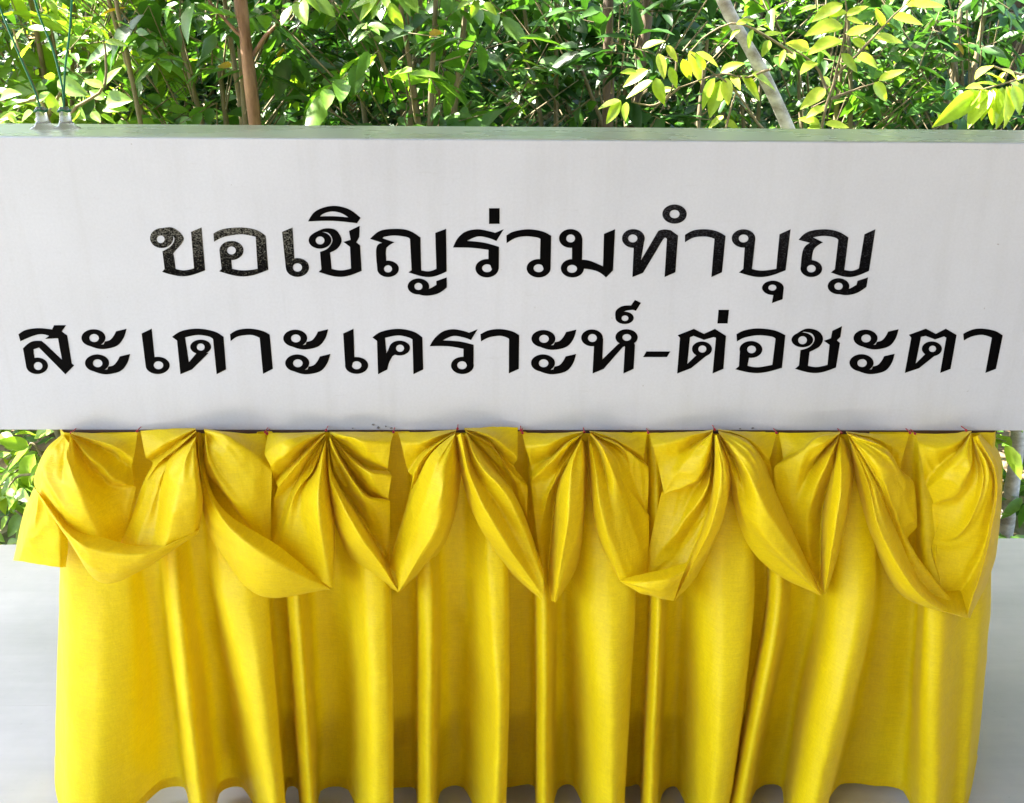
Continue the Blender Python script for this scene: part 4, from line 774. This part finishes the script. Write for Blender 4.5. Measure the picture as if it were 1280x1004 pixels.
feature_plant('drooping_spray', 'spray of hanging lime-green leaflets against the dark shade', 'branch', 1.75, c3,
    [[(1420, 250), (1300, 285), (1210, 310), (1110, 335)], [(1300, 285), (1220, 265), (1160, 245)], [(1420, 250), (1500, 500), (1500, 700)]],
    [(1160, 245, 1098, 290), (1210, 268, 1180, 302), (1120, 338, 1000, 452), (1110, 338, 948, 472), (1150, 335, 1070, 474), (1165, 335, 1120, 442), (1185, 330, 1155, 472), (1200, 325, 1190, 474), (1215, 322, 1218, 478), (1240, 318, 1272, 424), (1250, 300, 1300, 276), (1180, 315, 1112, 298), (1130, 330, 1072, 318), (1262, 310, 1300, 400), (1230, 310, 1285, 335), (1280, 300, 1340, 420), (1140, 335, 1090, 400), (1225, 320, 1240, 430), (1175, 328, 1140, 410), (1200, 310, 1150, 262), (1250, 295, 1210, 250)], M_LIME, 0.36, (0.005, 0.002), (0.3, 1.0), root=(1500, 700))
feature_plant('broadleaf_shrub', 'broad pale-green leaves of a shrub just behind the tied green cords', 'shrub', 1.6, c0,
    [[(360, 1000), (330, 800), (250, 640), (150, 400), (90, 200)], [(360, 1000), (520, 760), (720, 620), (740, 400), (720, 280)], [(330, 800), (420, 640), (400, 560)], [(250, 690), (100, 720), (0, 700)]],
    [(400, 565, 605, 660), (330, 640, 430, 830), (500, 740, 595, 835), (735, 285, 885, 305), (715, 250, 620, 160), (720, 605, 835, 455), (720, 610, 580, 555), (730, 690, 620, 630), (740, 705, 900, 690), (715, 765, 900, 770), (150, 405, 225, 275), (80, 345, 135, 185), (195, 190, 340, 195), (0, 690, 130, 640), (20, 745, 190, 685), (110, 800, -10, 825), (180, 725, 50, 775), (250, 700, 340, 640), (380, 560, 310, 515), (60, 660, -60, 600), (230, 780, 140, 850), (300, 760, 240, 860), (420, 700, 330, 720), (560, 780, 480, 850), (640, 780, 700, 850), (700, 800, 820, 860), (60, 800, 120, 860), (450, 830, 540, 860)], M_FRESH, 0.5, (0.006, 0.0025), (0.2, 1.0), root=(360, 1000))
feature_plant('broadleaf_shrub', 'low shrub with glossy broad leaves at the floor edge left of the skirt', 'shrub', 1.35, cL,
    [[(420, 1000), (330, 400), (240, 200), (190, 215)], [(420, 1000), (160, 700), (60, 640)], [(330, 400), (130, 420), (60, 500)]],
    [(260, 140, 110, 110), (200, 210, -20, 175), (205, 220, 25, 365), (240, 265, 170, 530), (250, 130, 350, 100), (130, 395, 55, 600), (120, 520, 205, 600), (70, 400, -10, 480), (60, 700, -10, 800), (160, 690, 45, 845), (60, 620, 185, 695), (50, 890, 130, 860), (-40, 300, 60, 250), (-40, 620, 30, 560), (-60, 780, 20, 880), (180, 760, 90, 900), (10, 120, 90, 190), (280, 330, 210, 430), (130, 560, 40, 660)], M_FRESH, 0.46, (0.006, 0.0025), (0.0, 0.8), root=(420, 1000))

c1 = lambda x, y: (x/2.977, y/2.977)
feature_plant('leafy_branch', 'overhanging branch of broad green leaves near the reddish trunk', 'branch', 1.95, c1,
    [[(1500, -120), (1300, -60), (1160, -20), (1090, 10)], [(1500, -120), (1440, -40), (1400, 20)], [(1500, -120), (1700, -60), (1790, 10)]],
    [(1110, 0, 1140, 92), (1165, -5, 1245, 55), (1085, 25, 1045, 95), (1130, -10, 1195, 40), (1410, -20, 1325, 70), (1420, -10, 1380, 70), (1430, -10, 1450, 35), (1450, 10, 1500, 112), (1510, -25, 1555, 42), (1480, -10, 1530, 60), (1390, 0, 1300, 20), (1780, 0, 1750, 70), (1800, 10, 1850, 55), (1770, -10, 1700, 30)], M_FRESH, 0.46, (0.006, 0.002), (0.1, 0.7))
feature_plant('leafy_branch', 'drooping dark-green leaves hanging beside the reddish trunk', 'branch', 2.3, c1,
    [[(600, -100), (650, -20), (690, 20)], [(690, 20), (660, 60)]],
    [(690, 0, 722, 85), (645, 60, 668, 195), (660, 30, 700, 110), (700, 20, 735, 120), (640, 20, 610, 100), (680, 40, 690, 150), (720, 10, 760, 60)], M_LEAF, 0.4, (0.005, 0.002), (0.1, 0.6))
# undergrowth: rows of shrubs
def row(y0, y1, n, h, rad, leaf, ncl, per, m, label, grp, tone, dead=0.0):
    for i in range(n):
        y = random.uniform(y0, y1); half = (y+1.5)*0.66+0.5
        x = -half+2*half*(i+random.uniform(0.25, 0.75))/n
        hh = h*random.uniform(0.85, 1.15)
        shrub('shrub', label+' '+beside(pxl_of((x, y, 1.2))[0]), 'shrub', (x, y, GZ), hh, rad*random.uniform(0.85, 1.2), leaf*random.uniform(0.85, 1.15), ncl, per, m[i % len(m)], M_TWIG, grp, tone, dead=dead)
row(1.65, 1.95, 7, 1.2, 0.36, 0.085, 100, 9, [M_FRESH], 'low fresh-green shrub', 'low shrubs past the floor edge', (0.0, 0.8))
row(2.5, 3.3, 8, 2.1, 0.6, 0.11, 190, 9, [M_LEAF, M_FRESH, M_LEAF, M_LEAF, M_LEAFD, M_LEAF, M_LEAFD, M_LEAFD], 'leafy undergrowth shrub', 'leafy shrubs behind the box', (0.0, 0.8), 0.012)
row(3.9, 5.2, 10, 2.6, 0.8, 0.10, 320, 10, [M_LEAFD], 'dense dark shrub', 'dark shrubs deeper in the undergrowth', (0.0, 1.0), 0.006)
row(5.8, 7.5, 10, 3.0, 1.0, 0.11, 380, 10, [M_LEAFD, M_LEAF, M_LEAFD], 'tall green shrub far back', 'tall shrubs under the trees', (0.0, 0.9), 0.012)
# the wood beyond: one mass of foliage
n = 4200
Cn = np.stack([rng.uniform(-13, 13, n), rng.uniform(9.5, 15, n), GZ+5.2*rng.uniform(0, 1, n)**0.9], 1)
V, tw = cluster_leaves(Cn, 9, 0.27, 0.3)
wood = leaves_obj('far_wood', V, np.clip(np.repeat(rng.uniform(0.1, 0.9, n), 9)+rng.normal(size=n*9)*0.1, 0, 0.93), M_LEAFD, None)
wood['kind'] = 'stuff'; wood['label'] = 'mass of foliage coloured dark as in shade, closing the view beyond the shrubs'; wood['category'] = 'foliage'
# ground cover in front of the shrubs, seen under the box's overhanging ends
n = 420
Cn = np.stack([rng.uniform(-3.2, 3.2, n), rng.uniform(1.15, 3.4, n), GZ+0.02+0.16*rng.uniform(0, 1, n)], 1)
V, tw = cluster_leaves(Cn, 8, 0.07, 0.07)
gc = leaves_obj('ground_cover', V, np.clip(rng.uniform(0, 1, n*8), 0, 1), M_LEAF, None)
gc['kind'] = 'stuff'; gc['label'] = 'low ground cover and fallen leaves past the floor edge'; gc['category'] = 'ground cover'
